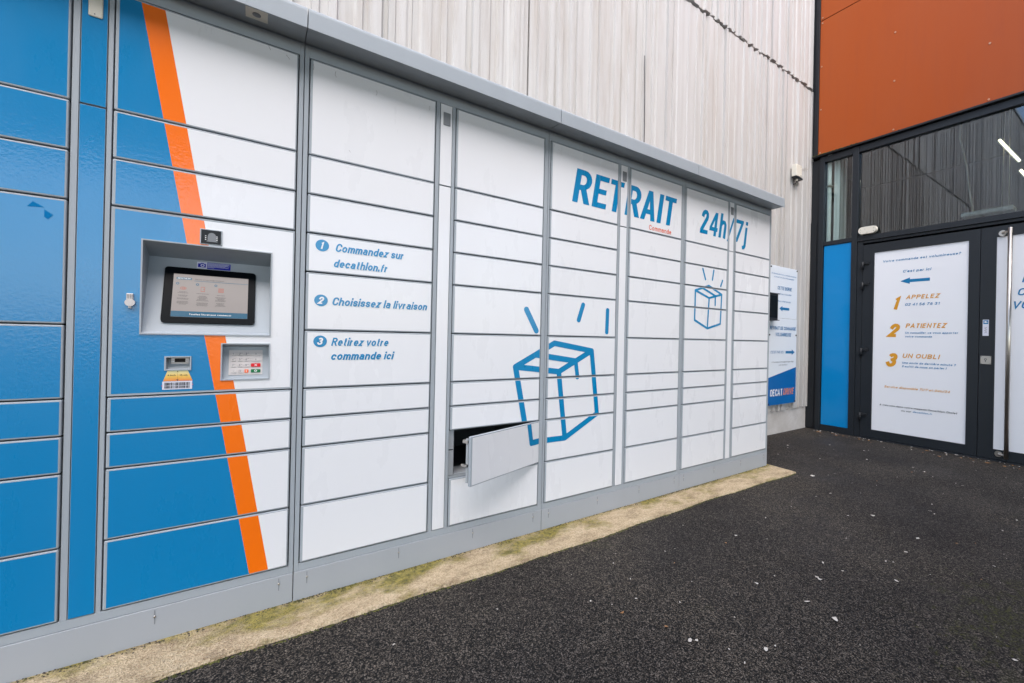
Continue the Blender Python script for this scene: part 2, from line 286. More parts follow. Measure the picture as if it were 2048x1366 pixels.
def text(body, u0, u1, v0, cap, bold=.012, shear=.17, weight=None):
    """lettering drawn as thick strokes, fitted between u0 and u1, baseline v0, capital height cap; returns a group of shapes"""
    wt = cap * (weight if weight else (.135 + bold * 2.3)); gap = .30; x = 0; out = []
    for ch in body:
        if ch == ' ': x += .34; continue
        gw, sts = glyph_strokes(ch)
        for st0 in sts: out.append([(x + p_[0], p_[1]) for p_ in st0])
        x += gw + gap
    x -= gap; usable = (u1 - u0) - wt - shear * cap; k = usable / max(x, .25) if x > .01 else 0
    if x <= .25: k = cap * .62; u0 = (u0 + u1) / 2 - (x * k + wt + shear * cap) / 2
    wt0 = wt; wt = min(wt, .21 * k) if x > .6 else wt; ki = (cap - wt) / 1.0; G_ = []
    for st0 in out:
        P0 = [(u0 + wt / 2 + a_ * k + shear * b_ * cap, v0 + wt / 2 + b_ * ki) for a_, b_ in st0]
        if abs(P0[0][0] - P0[-1][0]) < 1e-7 and abs(P0[0][1] - P0[-1][1]) < 1e-7 and len(P0) > 6: G_.append(ring(P0[:-1], wt))
        else:
            # butt ends run out to the full capital height
            d0 = (Vector(P0[0]) - Vector(P0[1])).normalized(); d1 = (Vector(P0[-1]) - Vector(P0[-2])).normalized(); P0 = list(P0)
            if abs(d0.y) > .75: P0[0] = (P0[0][0] + d0.x * wt / 2, P0[0][1] + d0.y * wt / 2)
            if abs(d1.y) > .75: P0[-1] = (P0[-1][0] + d1.x * wt / 2, P0[-1][1] + d1.y * wt / 2)
            G_.append(strip(P0, wt))
    return {'group': G_}
def strip(pts, w_):
    P_ = [Vector(p) for p in pts]; V_ = []; n = len(P_)
    for i, p in enumerate(P_):
        d0 = (p - P_[i - 1]).normalized() if i else None; d1 = (P_[i + 1] - p).normalized() if i < n - 1 else None
        d = (d0 or d1) + (d1 or d0); d = d.normalized() if d.length > 1e-6 else (d1 or d0); nn = Vector((-d.y, d.x)); r_ = d1 or d0
        k = 1 / max(.42, abs(nn.dot(Vector((-r_.y, r_.x))))); z = .00008 * i / n
        V_ += [(p.x + nn.x * w_ / 2 * k, p.y + nn.y * w_ / 2 * k, z), (p.x - nn.x * w_ / 2 * k, p.y - nn.y * w_ / 2 * k, z)]
    return (V_, [[2 * i, 2 * i + 1, 2 * i + 3, 2 * i + 2] for i in range(n - 1)])
def ring(pts, w_):
    P_ = [Vector(p) for p in pts]; n = len(P_); A, B = [], []
    for i in range(n):
        d = (P_[(i + 1) % n] - P_[i - 1]).normalized(); nn = Vector((-d.y, d.x)) * w_ / 2; A.append(P_[i] + nn); B.append(P_[i] - nn)
    return ([(q.x, q.y) for q in A + B], [[i, (i + 1) % n, n + (i + 1) % n, n + i] for i in range(n)])
def flat(shapes):
    r = []
    for s_ in shapes:
        if isinstance(s_, dict): r += s_['group']
        elif s_: r.append(s_)
    return r
def rect(u0, u1, v0, v1): return ([(u0, v0), (u1, v0), (u1, v1), (u0, v1)], [[0, 1, 2, 3]])
def poly(pts): return loops_mesh([pts])
def disc(u, v, ru, rv=None, n=28, hole=0):
    rv = rv or ru; L = [[(u + ru * math.cos(i * 2 * math.pi / n), v + rv * math.sin(i * 2 * math.pi / n)) for i in range(n)]]
    if hole: L.append([(u + ru * hole * math.cos(i * 2 * math.pi / n), v + rv * hole * math.sin(i * 2 * math.pi / n)) for i in range(n)])
    return loops_mesh(L)
def stroke(pts, w, cap='round'):
    """one thick line with mitred corners and round or butt ends"""
    P_ = [Vector(p) for p in pts]; L, Rr = [], []
    for i, p in enumerate(P_):
        d0 = (p - P_[i - 1]).normalized() if i else None; d1 = (P_[i + 1] - p).normalized() if i < len(P_) - 1 else None
        d = ((d0 or d1) + (d1 or d0)).normalized(); nn = Vector((-d.y, d.x)); r_ = d1 or d0
        k = 1 / max(.35, abs(nn.dot(Vector((-r_.y, r_.x))))); L.append(p + nn * w / 2 * k); Rr.append(p - nn * w / 2 * k)
    out = list(L)
    if cap == 'round':
        d = (P_[-1] - P_[-2]).normalized(); a0 = math.atan2(d.y, d.x) + math.pi / 2
        out += [P_[-1] + Vector((math.cos(a0 - math.pi * t / 8), math.sin(a0 - math.pi * t / 8))) * w / 2 for t in range(1, 8)]
    out += Rr[::-1]
    if cap == 'round':
        d = (P_[0] - P_[1]).normalized(); a0 = math.atan2(d.y, d.x) + math.pi / 2
        out += [P_[0] + Vector((math.cos(a0 - math.pi * t / 8), math.sin(a0 - math.pi * t / 8))) * w / 2 for t in range(1, 8)]
    return poly([(q.x, q.y) for q in out])
def clip(shape, r):
    bm = bmesh.new(); vv = [bm.verts.new((q[0], q[1], q[2] if len(q) > 2 else 0)) for q in shape[0]]
    for f in shape[1]:
        try: bm.faces.new([vv[i] for i in f])
        except Exception: pass
    for co, no in (((r[0], 0, 0), (-1, 0, 0)), ((r[1], 0, 0), (1, 0, 0)), ((0, r[2], 0), (0, -1, 0)), ((0, r[3], 0), (0, 1, 0))):
        bmesh.ops.bisect_plane(bm, geom=bm.verts[:] + bm.edges[:] + bm.faces[:], plane_co=co, plane_no=no, clear_outer=True)
    if not bm.faces: bm.free(); return None
    bm.verts.index_update(); s = ([(v.co.x, v.co.y, v.co.z) for v in bm.verts], [[v.index for v in f.verts] for f in bm.faces]); bm.free(); return s
def lay(name, material, parent, shapes, fn, step=.00012, label=None):
    """shapes in (u, v) laid by fn(u, v, lift); each piece lifted a hair more than the one before"""
    gs = [q for q in shapes if isinstance(q, dict)]
    if name == 'lettering' and len(shapes) > 1 and gs:      # one object per line of print
        rest = [q for q in shapes if not isinstance(q, dict)]
        for q in gs: ob = lay(name, material, parent, [q], fn, step)
        for q in rest: ob = lay('printed_arrow', material, parent, [q], fn, step)
        return ob
    V, F = [], []
    for i, (vs_, fs) in enumerate(flat(shapes)):
        o = len(V); V += [fn(q[0], q[1], i % 8 * step + (q[2] if len(q) > 2 else 0)) for q in vs_]; F += [[o + j for j in f] for f in fs]
    me = bpy.data.meshes.new(name); me.from_pydata(V, [], F); me.update()
    ob = link(name, me, material, parent)
    if label: ob['label'] = label
    return ob

# ================================================================ GROUND
random.seed(4)
bm = bmesh.new(); bmesh.ops.create_grid(bm, x_segments=1, y_segments=1, size=150)
g = link('asphalt_ground', bm_mesh(bm), 'asphalt'); tag(g, 'dark coarse asphalt yard with moss patches and pale specks', kind='structure')
# concrete footing strip under the lockers, ragged outer edge
bm = bmesh.new(); xs = [-3 + i * .02 for i in range(304)] + [3.085]
def ragged(x, s): return .010 * math.sin(x * 3.1 + s) + .006 * math.sin(x * 11.3 + 2 * s) + random.uniform(-.004, .004)
top0 = []; top1 = []; bot1 = []
for x in xs:
    e = -.197 + ragged(x, 1.3) * .8; top0.append(bm.verts.new((x + (.02 if x > 3.08 else 0), .56, .012))); top1.append(bm.verts.new((x, e, .009))); bot1.append(bm.verts.new((x, e - .006, -.004)))
for i in range(len(xs) - 1):
    bm.faces.new((top0[i], top1[i], top1[i + 1], top0[i + 1])); bm.faces.new((top1[i], bot1[i], bot1[i + 1], top1[i + 1]))
e0 = bm.verts.new((3.112, .56, -.004)); bm.faces.new((top0[-1], top1[-1], bot1[-1], e0))
bmesh.ops.recalc_face_normals(bm, faces=bm.faces[:])
tag(link('concrete_strip', bm_mesh(bm), 'strip_concrete'), 'worn tan concrete strip with moss along the foot of the lockers', kind='structure')
# moss and grit gathered in the two seams of the strip, on the ledge, and loose bits on the asphalt
def tuft(bm, x, y, z, s, flat=.5):
    n = random.randint(5, 7); c = bm.verts.new((x, y, z + s * flat)); ring = []
    for i in range(n):
        a = 2 * math.pi * i / n + random.uniform(-.3, .3); r = s * random.uniform(.6, 1.2); ring.append(bm.verts.new((x + math.cos(a) * r, y + math.sin(a) * r, z)))
    for i in range(n): bm.faces.new((c, ring[i], ring[(i + 1) % n]))
bm = bmesh.new()
for i in range(2600):
    x = random.uniform(-1, 3.08); k = .5 + .5 * math.sin(x * 4.0 + 1.2 * math.sin(x * 2.3))
    if random.random() < .15 + .85 * k * k: tuft(bm, x, -.004 - abs(random.gauss(0, .010)), .011, random.uniform(.0012, .0035))
for i in range(1500):
    x = random.uniform(-1, 3.08); tuft(bm, x, -.205 + ragged(x, 1.3) * .8 - random.uniform(-.002, .006), .0, random.uniform(.0015, .0042), .9)
tag(link('moss', bm_mesh(bm), 'moss'), 'thin green moss growing in the seams of the concrete strip', 'moss', kind='stuff')
bm = bmesh.new()
for i in range(650):
    x = random.uniform(-1, 3.08); tuft(bm, x, -.004 - abs(random.gauss(0, .012)), .011, random.uniform(.001, .0032), .9)
for i in range(450):
    x = random.uniform(-1, 3.1); tuft(bm, x, random.uniform(-.19, -.02), .011, random.uniform(.0007, .0017), .9)
for i in range(260): tuft(bm, random.uniform(3.1, 4.8), .585 - abs(random.gauss(0, .015)), 0, random.uniform(.002, .005), .9)
tag(link('grit', bm_mesh(bm), 'grit'), 'dark grit and crumbs lying against the foot of the lockers', 'grit', kind='stuff')
def flake(bm, x, y, s, ang, el):
    n = random.randint(5, 7); pts = []
    for i in range(n):
        a = 2 * math.pi * i / n; r = s * random.uniform(.6, 1.1); px, py = math.cos(a) * r * el, math.sin(a) * r
        pts.append(bm.verts.new((x + px * math.cos(ang) - py * math.sin(ang), y + px * math.sin(ang) + py * math.cos(ang), random.uniform(.0015, .006))))
    bm.faces.new(pts)
bm = bmesh.new()
for x, y, s in ((1.568, -1.136, .009), (1.085, -.918, .008), (1.10, -.93, .005), (1.243, -1.079, .008), (2.678, -.847, .011), (2.548, -1.088, .009), (2.339, -1.104, .009), (2.018, -1.17, .008), (1.81, -1.54, .007), (3.119, -.311, .014), (1.781, -.987, .007), (1.79, -.97, .006)): flake(bm, x, y, s, random.uniform(0, 3), 1.5)
for i in range(210):
    x = random.uniform(.3, 4.7); y = random.uniform(-2.2, .4)
    if y > -.22 and x < 3.15: continue
    flake(bm, x, y, random.choice((.0012, .0015, .002, .0025, .004)) * (1 + x * .12), random.uniform(0, 3), random.uniform(1, 2.6))
for i in range(60): flake(bm, 4.8 - abs(random.gauss(0, .05)), random.uniform(-1.5, .5), random.uniform(.003, .009), random.uniform(0, 3), 2)
tag(link('fallen_petals', bm_mesh(bm), 'petal'), 'small pale petals and flakes scattered over the dark asphalt', 'litter', kind='stuff')
bm = bmesh.new()
for i in range(40): flake(bm, 4.76 - abs(random.gauss(0, .08)), random.uniform(-1.4, .45), random.uniform(.005, .012), random.uniform(0, 3), 1.6)
for i in range(12): flake(bm, random.uniform(1, 4), random.uniform(-1.8, -.4), random.uniform(.003, .006), random.uniform(0, 3), 1.6)
tag(link('dry_leaves', bm_mesh(bm), 'dry_leaf'), 'brown dry leaf scraps blown against the foot of the glass doors', 'litter', kind='stuff')

# ================================================================ WAREHOUSE WALL
wall = empty('warehouse_wall', (0, .6, 0)); tag(wall, 'tall off white fluted concrete wall rising behind the parcel lockers', 'wall')
def flute_panel(width, z0, z1, seed, depth=.022, y=.0, chamfer_end=True):
    rnd = random.Random(seed); pts = []; x = 0; lev = 0
    while x < width - .012:
        w_ = rnd.choice((.018, .026, .034, .048, .065, .03)); nl = rnd.choice((0, .35, .6, 1.0, .15)); 
        if abs(nl - lev) < .2: nl = 1 - lev
        pts.append((x, lev)); x2 = min(x + w_, width); pts.append((x2, lev + rnd.uniform(-.06, .06)))
        x = x2 + rnd.choice((.003, .006, .012)); lev = nl
    pts = [(min(a, width), b) for a, b in pts]; pts[-1] = (width, pts[-1][1])
    bm = bmesh.new(); nz = 7; cols = []
    for a, b in pts:
        col = []
        for k in range(nz + 1):
            z = z0 + (z1 - z0) * k / nz
            col.append(bm.verts.new((a + (rnd.uniform(-.0012, .0012) if 0 < a < width else 0), y - depth * b + rnd.uniform(-.0008, .0008), z + (rnd.uniform(-.006, .004) if k == 0 else 0))))
        back = (bm.verts.new((a, .10, z0)), bm.verts.new((a, .10, z1))); cols.append((col, back))
    for (c0, b0), (c1, b1) in zip(cols, cols[1:]):
        if abs(c0[0].co.x - c1[0].co.x) < 1e-5: continue
        for k in range(nz): bm.faces.new((c0[k], c1[k], c1[k + 1], c0[k + 1]))
        bm.faces.new((c0[0], b0[0], b1[0], c1[0])); bm.faces.new((c0[nz], c1[nz], b1[1], b0[1])); 
    for (c_, b_) in (cols[0], cols[-1]): bm.faces.new(c_ + [b_[1], b_[0]])
    bmesh.ops.recalc_face_normals(bm, faces=bm.faces[:])
    return bm_mesh(bm, 'wall_panel')
low = [flute_panel(1.908, .24, 3.70, s) for s in (11, 12, 13)]; high = [flute_panel(1.908, 3.722, 6.9, s, y=-.008) for s in (21, 22, 23)]
for i in range(10):
    x0 = 1.306 - 1.92 * i
    link('wall_panel', low[(i + 1) % 3], 'flute_concrete', wall, (x0 - 1.92 if False else x0 - 1.92, 0, 0))
    link('wall_panel', high[(i + 2) % 3], 'flute_concrete', wall, (1.476 - 1.92 * (i + 1), 0, 0))
link('wall_panel', low[0], 'flute_concrete', wall, (1.306, 0, 0))
link('wall_panel', flute_panel(1.64, .24, 3.70, 15), 'flute_concrete', wall, (3.226, 0, 0))
link('wall_panel', high[1], 'flute_concrete', wall, (1.476, 0, 0)); link('wall_panel', flute_panel(1.475, 3.722, 6.9, 25, y=-.008), 'flute_concrete', wall, (3.396, 0, 0))
o = box('wall_foot', 'foot_concrete', wall, -18, 4.858, .0, .1, -.02, .235); o['label'] = 'smooth concrete foot of the wall'
box('joint_backing', 'dark_gap', wall, -18, 4.87, .101, .2, 0, 6.9)
box('coping', 'grey_paint', wall, -18, 5.2, -.05, .25, 6.9, 6.98)
tube('crack', 'dark_gap', wall, [(2.262, -.025, 3.05), (2.266, -.0255, 2.8), (2.274, -.0255, 2.55), (2.276, -.025, 2.2)], .0028, 6)

# ================================================================ ENTRANCE FACADE (plane x = 4.83)
FX = 4.83
clad = empty('orange_cladding', (FX, 0, 2.96)); tag(clad, 'rust orange cladding panels riveted above the glazed entrance', 'cladding')
def fbox(name, material, parent, d0, d1, y0, y1, z0, z1, b=0):   # d = depth behind (+) or in front (-) of the facade plane, in world metres
    ox, oy, oz = parent.location if parent else (0, 0, 0)
    return box(name, material, parent, FX + d0 - ox, FX + d1 - ox, y0 - oy, y1 - oy, z0 - oz, z1 - oz, b)
for y0, y1 in ((-1.57, .511), (-3.66, -1.578), (-5.75, -3.668)):
    for z0, z1 in ((2.972, 4.430), (4.438, 5.896), (5.904, 7.36)):
        p_ = fbox('cladding_panel', 'cladding', clad, -.008, 0.0, y0, y1, z0, z1, .0015)
        ry = [y0 + .022 if y1 < 0 else y0 + .022] + [.49 - .6875 * k for k in range(3)] if y1 > 0 else [y0 + .022, y0 + .71, y0 + 1.39, y1 - .022]
        bm = bmesh.new()
        for yy in ry:
            for zz in (z0 + .024, z0 + .493, z0 + .96, z1 - .026):
                add_tube(bm, [(FX - .012 - FX, yy, zz - 2.96), (-.008 + 0, yy, zz - 2.96)], .0085, 8)
        link('rivet', bm_mesh(bm), 'rivet', p_)['kind'] = 'stuff'
fbox('cladding_backing', 'black_trim', clad, .006, .10, -5.8, .60, 2.98, 7.3)
fbox('corner_trim', 'black_trim', clad, -.020, .006, .513, .548, 2.97, 7.3, .002)

ent = empty('glazed_entrance', (FX, 0, 0)); tag(ent, 'dark grey framed glazed entrance with blue side panel and double doors', 'entrance')
E_ = ent
fbox('corner_cover', 'black_trim', E_, .012, .03, .488, .60, 0, 2.93)
fbox('corner_cover', 'black_trim', E_, .004, .02, .515, .60, 0.012, 2.25)
MULL = ((.442, .490), (.105, .160), (-1.80, -1.75), (-3.60, -3.55), (-5.7, -5.65))
for a, b in MULL: fbox('mullion', 'dark_frame', E_, -.006, .07, a, b, 0, 2.943, .002)
fbox('mullion', 'dark_frame', E_, 0.004, .07, .052, .104, 0, 1.975, .002)
def rail(z0, z1, d0=0.0, d1=.06, name='rail', ya=None):
    ys = [(.160, .442), (-1.75, .105), (-3.55, -1.80), (-5.65, -3.60)]
    for a, b in (ys if ya is None else ya): fbox(name, 'dark_frame', E_, d0, d1, a + .0005, b - .0005, z0, z1, .0015)
rail(2.882, 2.943); rail(1.982, 2.023, .0, .06); 
rail(1.971, 1.981, -.010, .06, 'drip_edge', [(-1.75, .104)]); rail(1.945, 1.970, .006, .06, 'door_head', [(-1.75, .052)])
rail(0.0, .062, .0, .06, 'sill', [(.160, .442)]); rail(-.002, .008, -.02, .06, 'threshold', [(-1.75, .052)])
o = fbox('ledge', 'black_trim', E_, -.034, .006, -5.7, .565, 2.950, 2.968, .002); o['label'] = 'black ledge with moss between glass and cladding'
# panes
for a, b in ((.165, .438), (-1.745, .101), (-3.545, -1.805), (-5.645, -3.605)): fbox('window_pane', 'tinted_glass', E_, .030, .034, a, b, 2.026, 2.880)
for a, b in ((-3.545, -1.805), (-5.645, -3.605)): fbox('window_pane', 'tinted_glass', E_, .030, .034, a, b, .06, 1.98)
o = fbox('side_panel', 'spandrel_blue', E_, .010, .022, .165, .436, .066, 1.976, .001); o['label'] = 'bright blue tall side panel'
# print on the facade: u = -y, v = z, lift towards the yard
def fp(d): return lambda u, v, l: (d - l, -u, v)
def dtext(body, y0, y1, z, cap, bold=.024, shear=.2): return text(body, -y0, -y1, z, cap, bold, shear)
# first leaf
L1 = box('door', 'dark_frame', E_, 0, .001, 0, .001, .5, .501)
bpy.data.objects.remove(L1)
def leaf(y0, y1, hinge_side):
    """door leaf between y0 > y1"""
    root = boxes('door', 'dark_frame', E_, [(.0, .045, y0 - .098, y0, .012, 1.925), (.0, .045, y1, y1 + .075, .012, 1.925),
                 (.0006, .0444, y1 + .075, y0 - .098, .012, .092), (.0006, .0444, y1 + .075, y0 - .098, 1.840, 1.925)])
    return root
d1 = leaf(.048, -.848, 1)
o = box('poster', 'poster_white', d1, .010, .016, -.772, -.052, .094, 1.838); o['label'] = 'white poster of collection instructions filling the first leaf'
P1 = fp(.0088)
lay('lettering', 'poster_blue', d1, [dtext('Votre commande est volumineuse?', -.124, -.721, 1.731, .021), dtext("C'est par ici", -.292, -.512, 1.616, .024),
    poly([(.273, 1.536), (.349, 1.565), (.349, 1.549), (.502, 1.549), (.502, 1.522), (.349, 1.522), (.349, 1.506)]),
    dtext('02 41 56 76 31', -.314, -.579, 1.301, .024), dtext('Un conseiller va vous apporter', -.319, -.713, 1.040, .0175), dtext('votre commande', -.319, -.528, 1.005, .0175),
    dtext('Une envie de dernière minute ?', -.300, -.700, .758, .0185), dtext('Il suffit de nous en parler !', -.300, -.636, .724, .0185), dtext('decathlon.fr', -.392, -.540, .309, .016)], P1)
lay('lettering', 'poster_gold', d1, [dtext('1', -.222, -.268, 1.270, .122, .045), dtext('APPELEZ', -.321, -.580, 1.363, .038), dtext('2', -.178, -.285, 1.007, .128, .045), dtext('PATIENTEZ', -.322, -.632, 1.093, .042),
    dtext('3', -.163, -.272, .722, .132, .045), dtext('UN OUBLI', -.301, -.588, .813, .040), dtext('Service disponible 7j/7 et 24h/24', -.157, -.665, .519, .021)], P1)
lay('lettering', 'poster_black', d1, [dtext('A très vite dans votre magasin Decathlon Cholet', -.119, -.717, .341, .017), dtext('ou sur', -.300, -.382, .308, .016)], P1)
for z in (1.725, 1.520, .862, .216):
    h = tube('hinge', 'black_trim', d1, [(-.014, .046, z - .048), (-.014, .046, z + .032)], .011, 10)
    boxes('hinge_plate', 'black_trim', h, [(-.016, .0, -.012, .042, z + .004, z + .030), (-.014, .003, .05, .072, z - .030, z - .006)], .002)
d2 = leaf(-.852, -1.748, -1)
o = box('poster', 'poster_white', d2, .010, .016, -1.672, -.940, .094, 1.838); o['label'] = 'white poster of the second leaf, mostly cut off by the frame'
lay('lettering', 'poster_blue', d2, [dtext('RETRAIT', -1.103, -1.510, 1.452, .058, .02), dtext('COMMANDE', -1.076, -1.545, 1.348, .058, .02), dtext('VOLUMINEUSE', -1.046, -1.570, 1.243, .060, .02),
    poly([(1.18, 1.10), (1.26, 1.13), (1.26, 1.115), (1.42, 1.115), (1.42, 1.085), (1.26, 1.085), (1.26, 1.07)])], P1)
# pull bar
pb = tube('pull_bar', 'steel', d2, [(-.060, -1.040, .040), (-.060, -1.040, 1.890)], .0150, 20)
for z in (1.862, .062):
    bm = bmesh.new(); add_tube(bm, [(-.004, -.985, z), (-.030, -.990, z), (-.050, -1.028, z)], .008, 10); add_tube(bm, [(.0, -.985, z), (-.006, -.985, z)], .024, 16)
    link('bracket', bm_mesh(bm), 'steel', pb, smooth=False)
st = box('sticker', 'sticker_white', d2, -.0015, 0, -.911, -.872, 1.024, 1.158)
lay('lettering', 'poster_blue', st, [rect(.876, .907, 1.122, 1.153)], fp(-.0016)); lay('lettering', 'white_print', st, [disc(.889, 1.139, .007), rect(.890, .902, 1.134, 1.140)], fp(-.0018))
lay('lettering', 'key_print', st, [stroke([(.884 + .012 * (k % 2), 1.048 + k * .010), (.898 - .010 * (k % 2), 1.054 + k * .010)], .0022) for k in range(5)], fp(-.0016))
lp = box('lock_plate', 'steel', d2, -.004, 0, -.929, -.862, .788, .856, .001)
lay('keyhole', 'key_print', lp, [disc(.894, .828, .009, .009, hole=.55), rect(.8915, .8965, .806, .822)], fp(-.0044))
for y, z in ((-.867, .851), (-.924, .851), (-.867, .793), (-.924, .793)): tube('screw', 'key_print', lp, [(-.0048, y, z), (-.0035, y, z)], .003, 8)
# oval emergency fitting on the transom
ov = empty('emergency_light', (FX - .02, .006, 2.03)); tag(ov, 'cream oval fitting standing on the transom above the first door leaf', 'lamp')
bm = bmesh.new(); n_ = 24; pr_ = []
for i in range(n_):
    a = 2 * math.pi * i / n_; cx_ = .044 if math.cos(a) > 0 else -.044; pr_.append((cx_ + .036 * math.cos(a), .038 + .035 * math.sin(a)))
f0 = [bm.verts.new((-.012, y, z)) for y, z in pr_]; f1 = [bm.verts.new((.02, y * 1.06, .034 + (z - .034) * 1.06)) for y, z in pr_]
bm.faces.new(f0); bm.faces.new(f1[::-1])
for i in range(n_): bm.faces.new((f0[i], f1[i], f1[(i + 1) % n_], f0[(i + 1) % n_]))
bmesh.ops.recalc_face_normals(bm, faces=bm.faces[:]); link('body', bm_mesh(bm), 'cream_plastic', ov)
for y, z in ((-.06, .02), (-.06, .048), (.06, .02), (.06, .048), (0, .016), (.02, .05)): tube('screw', 'key_print', ov, [(-.014, y, z), (-.011, y, z)], .0028, 8)
# moss on the ledge
bm = bmesh.new()
for i in range(900):
    y = .56 - abs(random.gauss(0, .33)); tuft(bm, FX - random.uniform(.0, .036), y, 2.966, random.uniform(.003, .011) * (1.0 if y > .1 else .6), random.uniform(.4, 1.0))
tag(link('ledge_moss', bm_mesh(bm), 'moss'), 'dark green moss on the black ledge under the orange cladding', 'moss', kind='stuff')

# ---- dim room behind the glass
def room(name, x0, x1, y0, y1, z0, z1, m_, lab): tag(box(name, m_, None, x0, x1, y0, y1, z0, z1), lab, kind='structure')
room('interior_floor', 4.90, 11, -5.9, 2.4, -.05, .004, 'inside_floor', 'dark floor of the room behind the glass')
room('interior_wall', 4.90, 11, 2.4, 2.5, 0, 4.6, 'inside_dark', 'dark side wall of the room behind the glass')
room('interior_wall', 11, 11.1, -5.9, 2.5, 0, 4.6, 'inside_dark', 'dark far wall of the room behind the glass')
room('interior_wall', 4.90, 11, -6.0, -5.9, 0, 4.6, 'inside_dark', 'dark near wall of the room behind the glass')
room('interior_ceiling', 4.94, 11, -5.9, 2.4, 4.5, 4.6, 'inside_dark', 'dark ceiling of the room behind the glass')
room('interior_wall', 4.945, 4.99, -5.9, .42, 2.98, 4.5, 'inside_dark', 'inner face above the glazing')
col = empty('steel_column', (4.93, .385, 0)); tag(col, 'white column with a pipe just inside the narrow window', 'column')
box('column_shaft', 'inside_white', col, .0, .16, -.06, .0, .0, 4.5, .004); tube('pipe', 'inside_white', col, [(-.03, .035, 0), (-.03, .035, 4.5)], .022, 14); box('pipe_clip', 'steel', col, -.055, .0, .008, .062, 2.62, 2.64)
box('cover_strip', 'inside_white', col, -.01, .01, .075, .098, 0, 4.5)
for (x, y, z), (x2, y2, z2), g_ in (((6.8, -.608, 3.334), (6.8, -.781, 3.036), 'upper'), ((6.8, -.79, 2.93), (6.8, -.97, 2.63), 'lower')):
    tl = empty('tube_light', (x, y, z)); tag(tl, f'lit fluorescent tube hanging inside, the {g_} of the two seen through the glass', 'lamp', 'lit tubes inside the entrance')
    tube('tube', 'tube_lit', tl, [(0, 0, 0), (x2 - x, y2 - y, z2 - z)], .011, 12); tube('batten', 'inside_white', tl, [(.04, .01, .01), (.04, y2 - y, z2 - z)], .022, 8)
hl = empty('pendant_lamp', (6.8, -.52, 2.50)); tag(hl, 'long white pendant fitting hung on two wires behind the transom glass', 'lamp')
box('housing', 'inside_white', hl, -.09, .09, -.235, .235, -.02, .035, .018); 
tube('wire', 'cream_plastic', hl, [(0, -.18, .03), (0, -.176, 2.0)], .003, 6); tube('wire', 'cream_plastic', hl, [(0, -.12, .03), (0, -.14, 2.0)], .003, 6)
tube('power_cable', 'cream_plastic', hl, [(0, .13, .03), (0, .17, .3), (0, .20, .6), (0, .262, .95), (0, .275, 2.0)], .010, 8)

# ================================================================ WALL THINGS
yb = .550
brd = empty('info_board', (4.26, yb + .006, 1.0)); tag(brd, 'tall white and blue notice board screwed to the fluted wall beside the lockers', 'sign')
box('board_panel', 'board_white', brd, 3.995 - 4.26, 4.522 - 4.26, .0, .006, 1.178 - 1, 1.698 - 1, .001)['label'] = 'upper white panel'
box('board_panel', 'board_white', brd, 3.995 - 4.26, 4.527 - 4.26, .0, .006, .306 - 1, 1.176 - 1, .001)['label'] = 'lower panel with slanted blue foot'
def bp(l0): return lambda u, v, l: (u - 4.26, -.0008 - l0 - l, v - 1.0)
def btx(b_, u0, u1, v, cap, bold=.0, sh=.12): return text(b_, u0, u1, v, cap, bold, sh)
lay('blue_foot', 'board_blue', brd, [poly([(3.996, .307), (4.526, .307), (4.526, .677), (3.996, .581)])], bp(0))
lay('lettering', 'board_ink', brd, [btx('Une demande liée à votre commande volumineuse', 4.02, 4.497, 1.612, .014), btx('ou un souci sur votre retrait commande?', 4.069, 4.453, 1.582, .014), btx('CETTE BORNE', 4.135, 4.409, 1.464, .035, .02),
    btx('est là pour vous aider', 4.137, 4.406, 1.415, .017), btx("Alors n'hésitez pas!", 4.144, 4.393, 1.341, .018), poly([(4.176, 1.275), (4.233, 1.303), (4.233, 1.289), (4.366, 1.289), (4.366, 1.263), (4.235, 1.263), (4.235, 1.248)]),
    btx('RETRAIT DE COMMANDE', 4.009, 4.508, 1.060, .034, .02), btx('VOLUMINEUSE', 4.113, 4.418, .995, .036, .02), btx("C'EST PAR ICI !", 4.031, 4.280, .822, .026, .0),
    poly([(4.492, .834), (4.432, .862), (4.432, .846), (4.311, .846), (4.311, .821), (4.432, .821), (4.432, .804)])], bp(.0006))
lay('lettering', 'poster_black', brd, [btx('A très vite dans votre magasin Decathlon Cholet', 4.056, 4.475, .730, .013), btx('ou sur decathlon.fr', 4.184, 4.353, .700, .013)], bp(.0006))
lay('lettering', 'white_print', brd, [btx('DECAT', 4.037, 4.272, .395, .069, .045, .03)], bp(.0006)); lay('lettering', 'board_orange', brd, [btx('DRIVE', 4.279, 4.497, .397, .066, .012, .25)], bp(.0006))
for x, z in ((4.010, 1.680), (4.508, 1.685), (4.004, 1.007), (4.512, 1.011), (4.010, .322), (4.514, .320)): tube('screw', 'black', brd, [(x - 4.26, -.006, z - 1), (x - 4.26, .001, z - 1)], .008, 8)
ib = empty('intercom_box', (4.0, .50, 1.15)); tag(ib, 'black intercom box beside the lockers, set into the notice board', 'intercom')
box('housing', 'black', ib, -.10, .055, .0, .055, .004, .252, .003); box('front_glass', 'black_gloss', ib, -.095, .045, -.004, 0, .02, .236, .001)
box('hood', 'dark_frame', ib, -.10, .066, -.012, .055, .2535, .260, .001); box('hood', 'dark_frame', ib, -.10, .066, -.012, .055, -.004, .0028, .001)
sb = empty('sensor_box', (4.45, .576, 2.72)); tag(sb, 'small cream sensor box with a black cable under it, high on the fluted wall', 'sensor')
box('housing', 'cream_plastic', sb, -.055, .055, -.055, .0, -.06, .062, .005, 3); box('base_plate', 'black', sb, -.056, .085, -.050, .0, -.078, -.0605, .003)
tube('cable', 'black', sb, [(.0, -.028, -.075), (.0, -.028, -.105), (-.02, -.028, -.13), (-.05, -.02, -.145)], .006, 8); tube('cable_gland', 'cream_plastic', sb, [(.0, -.028, -.078), (.0, -.028, -.10)], .012, 10)
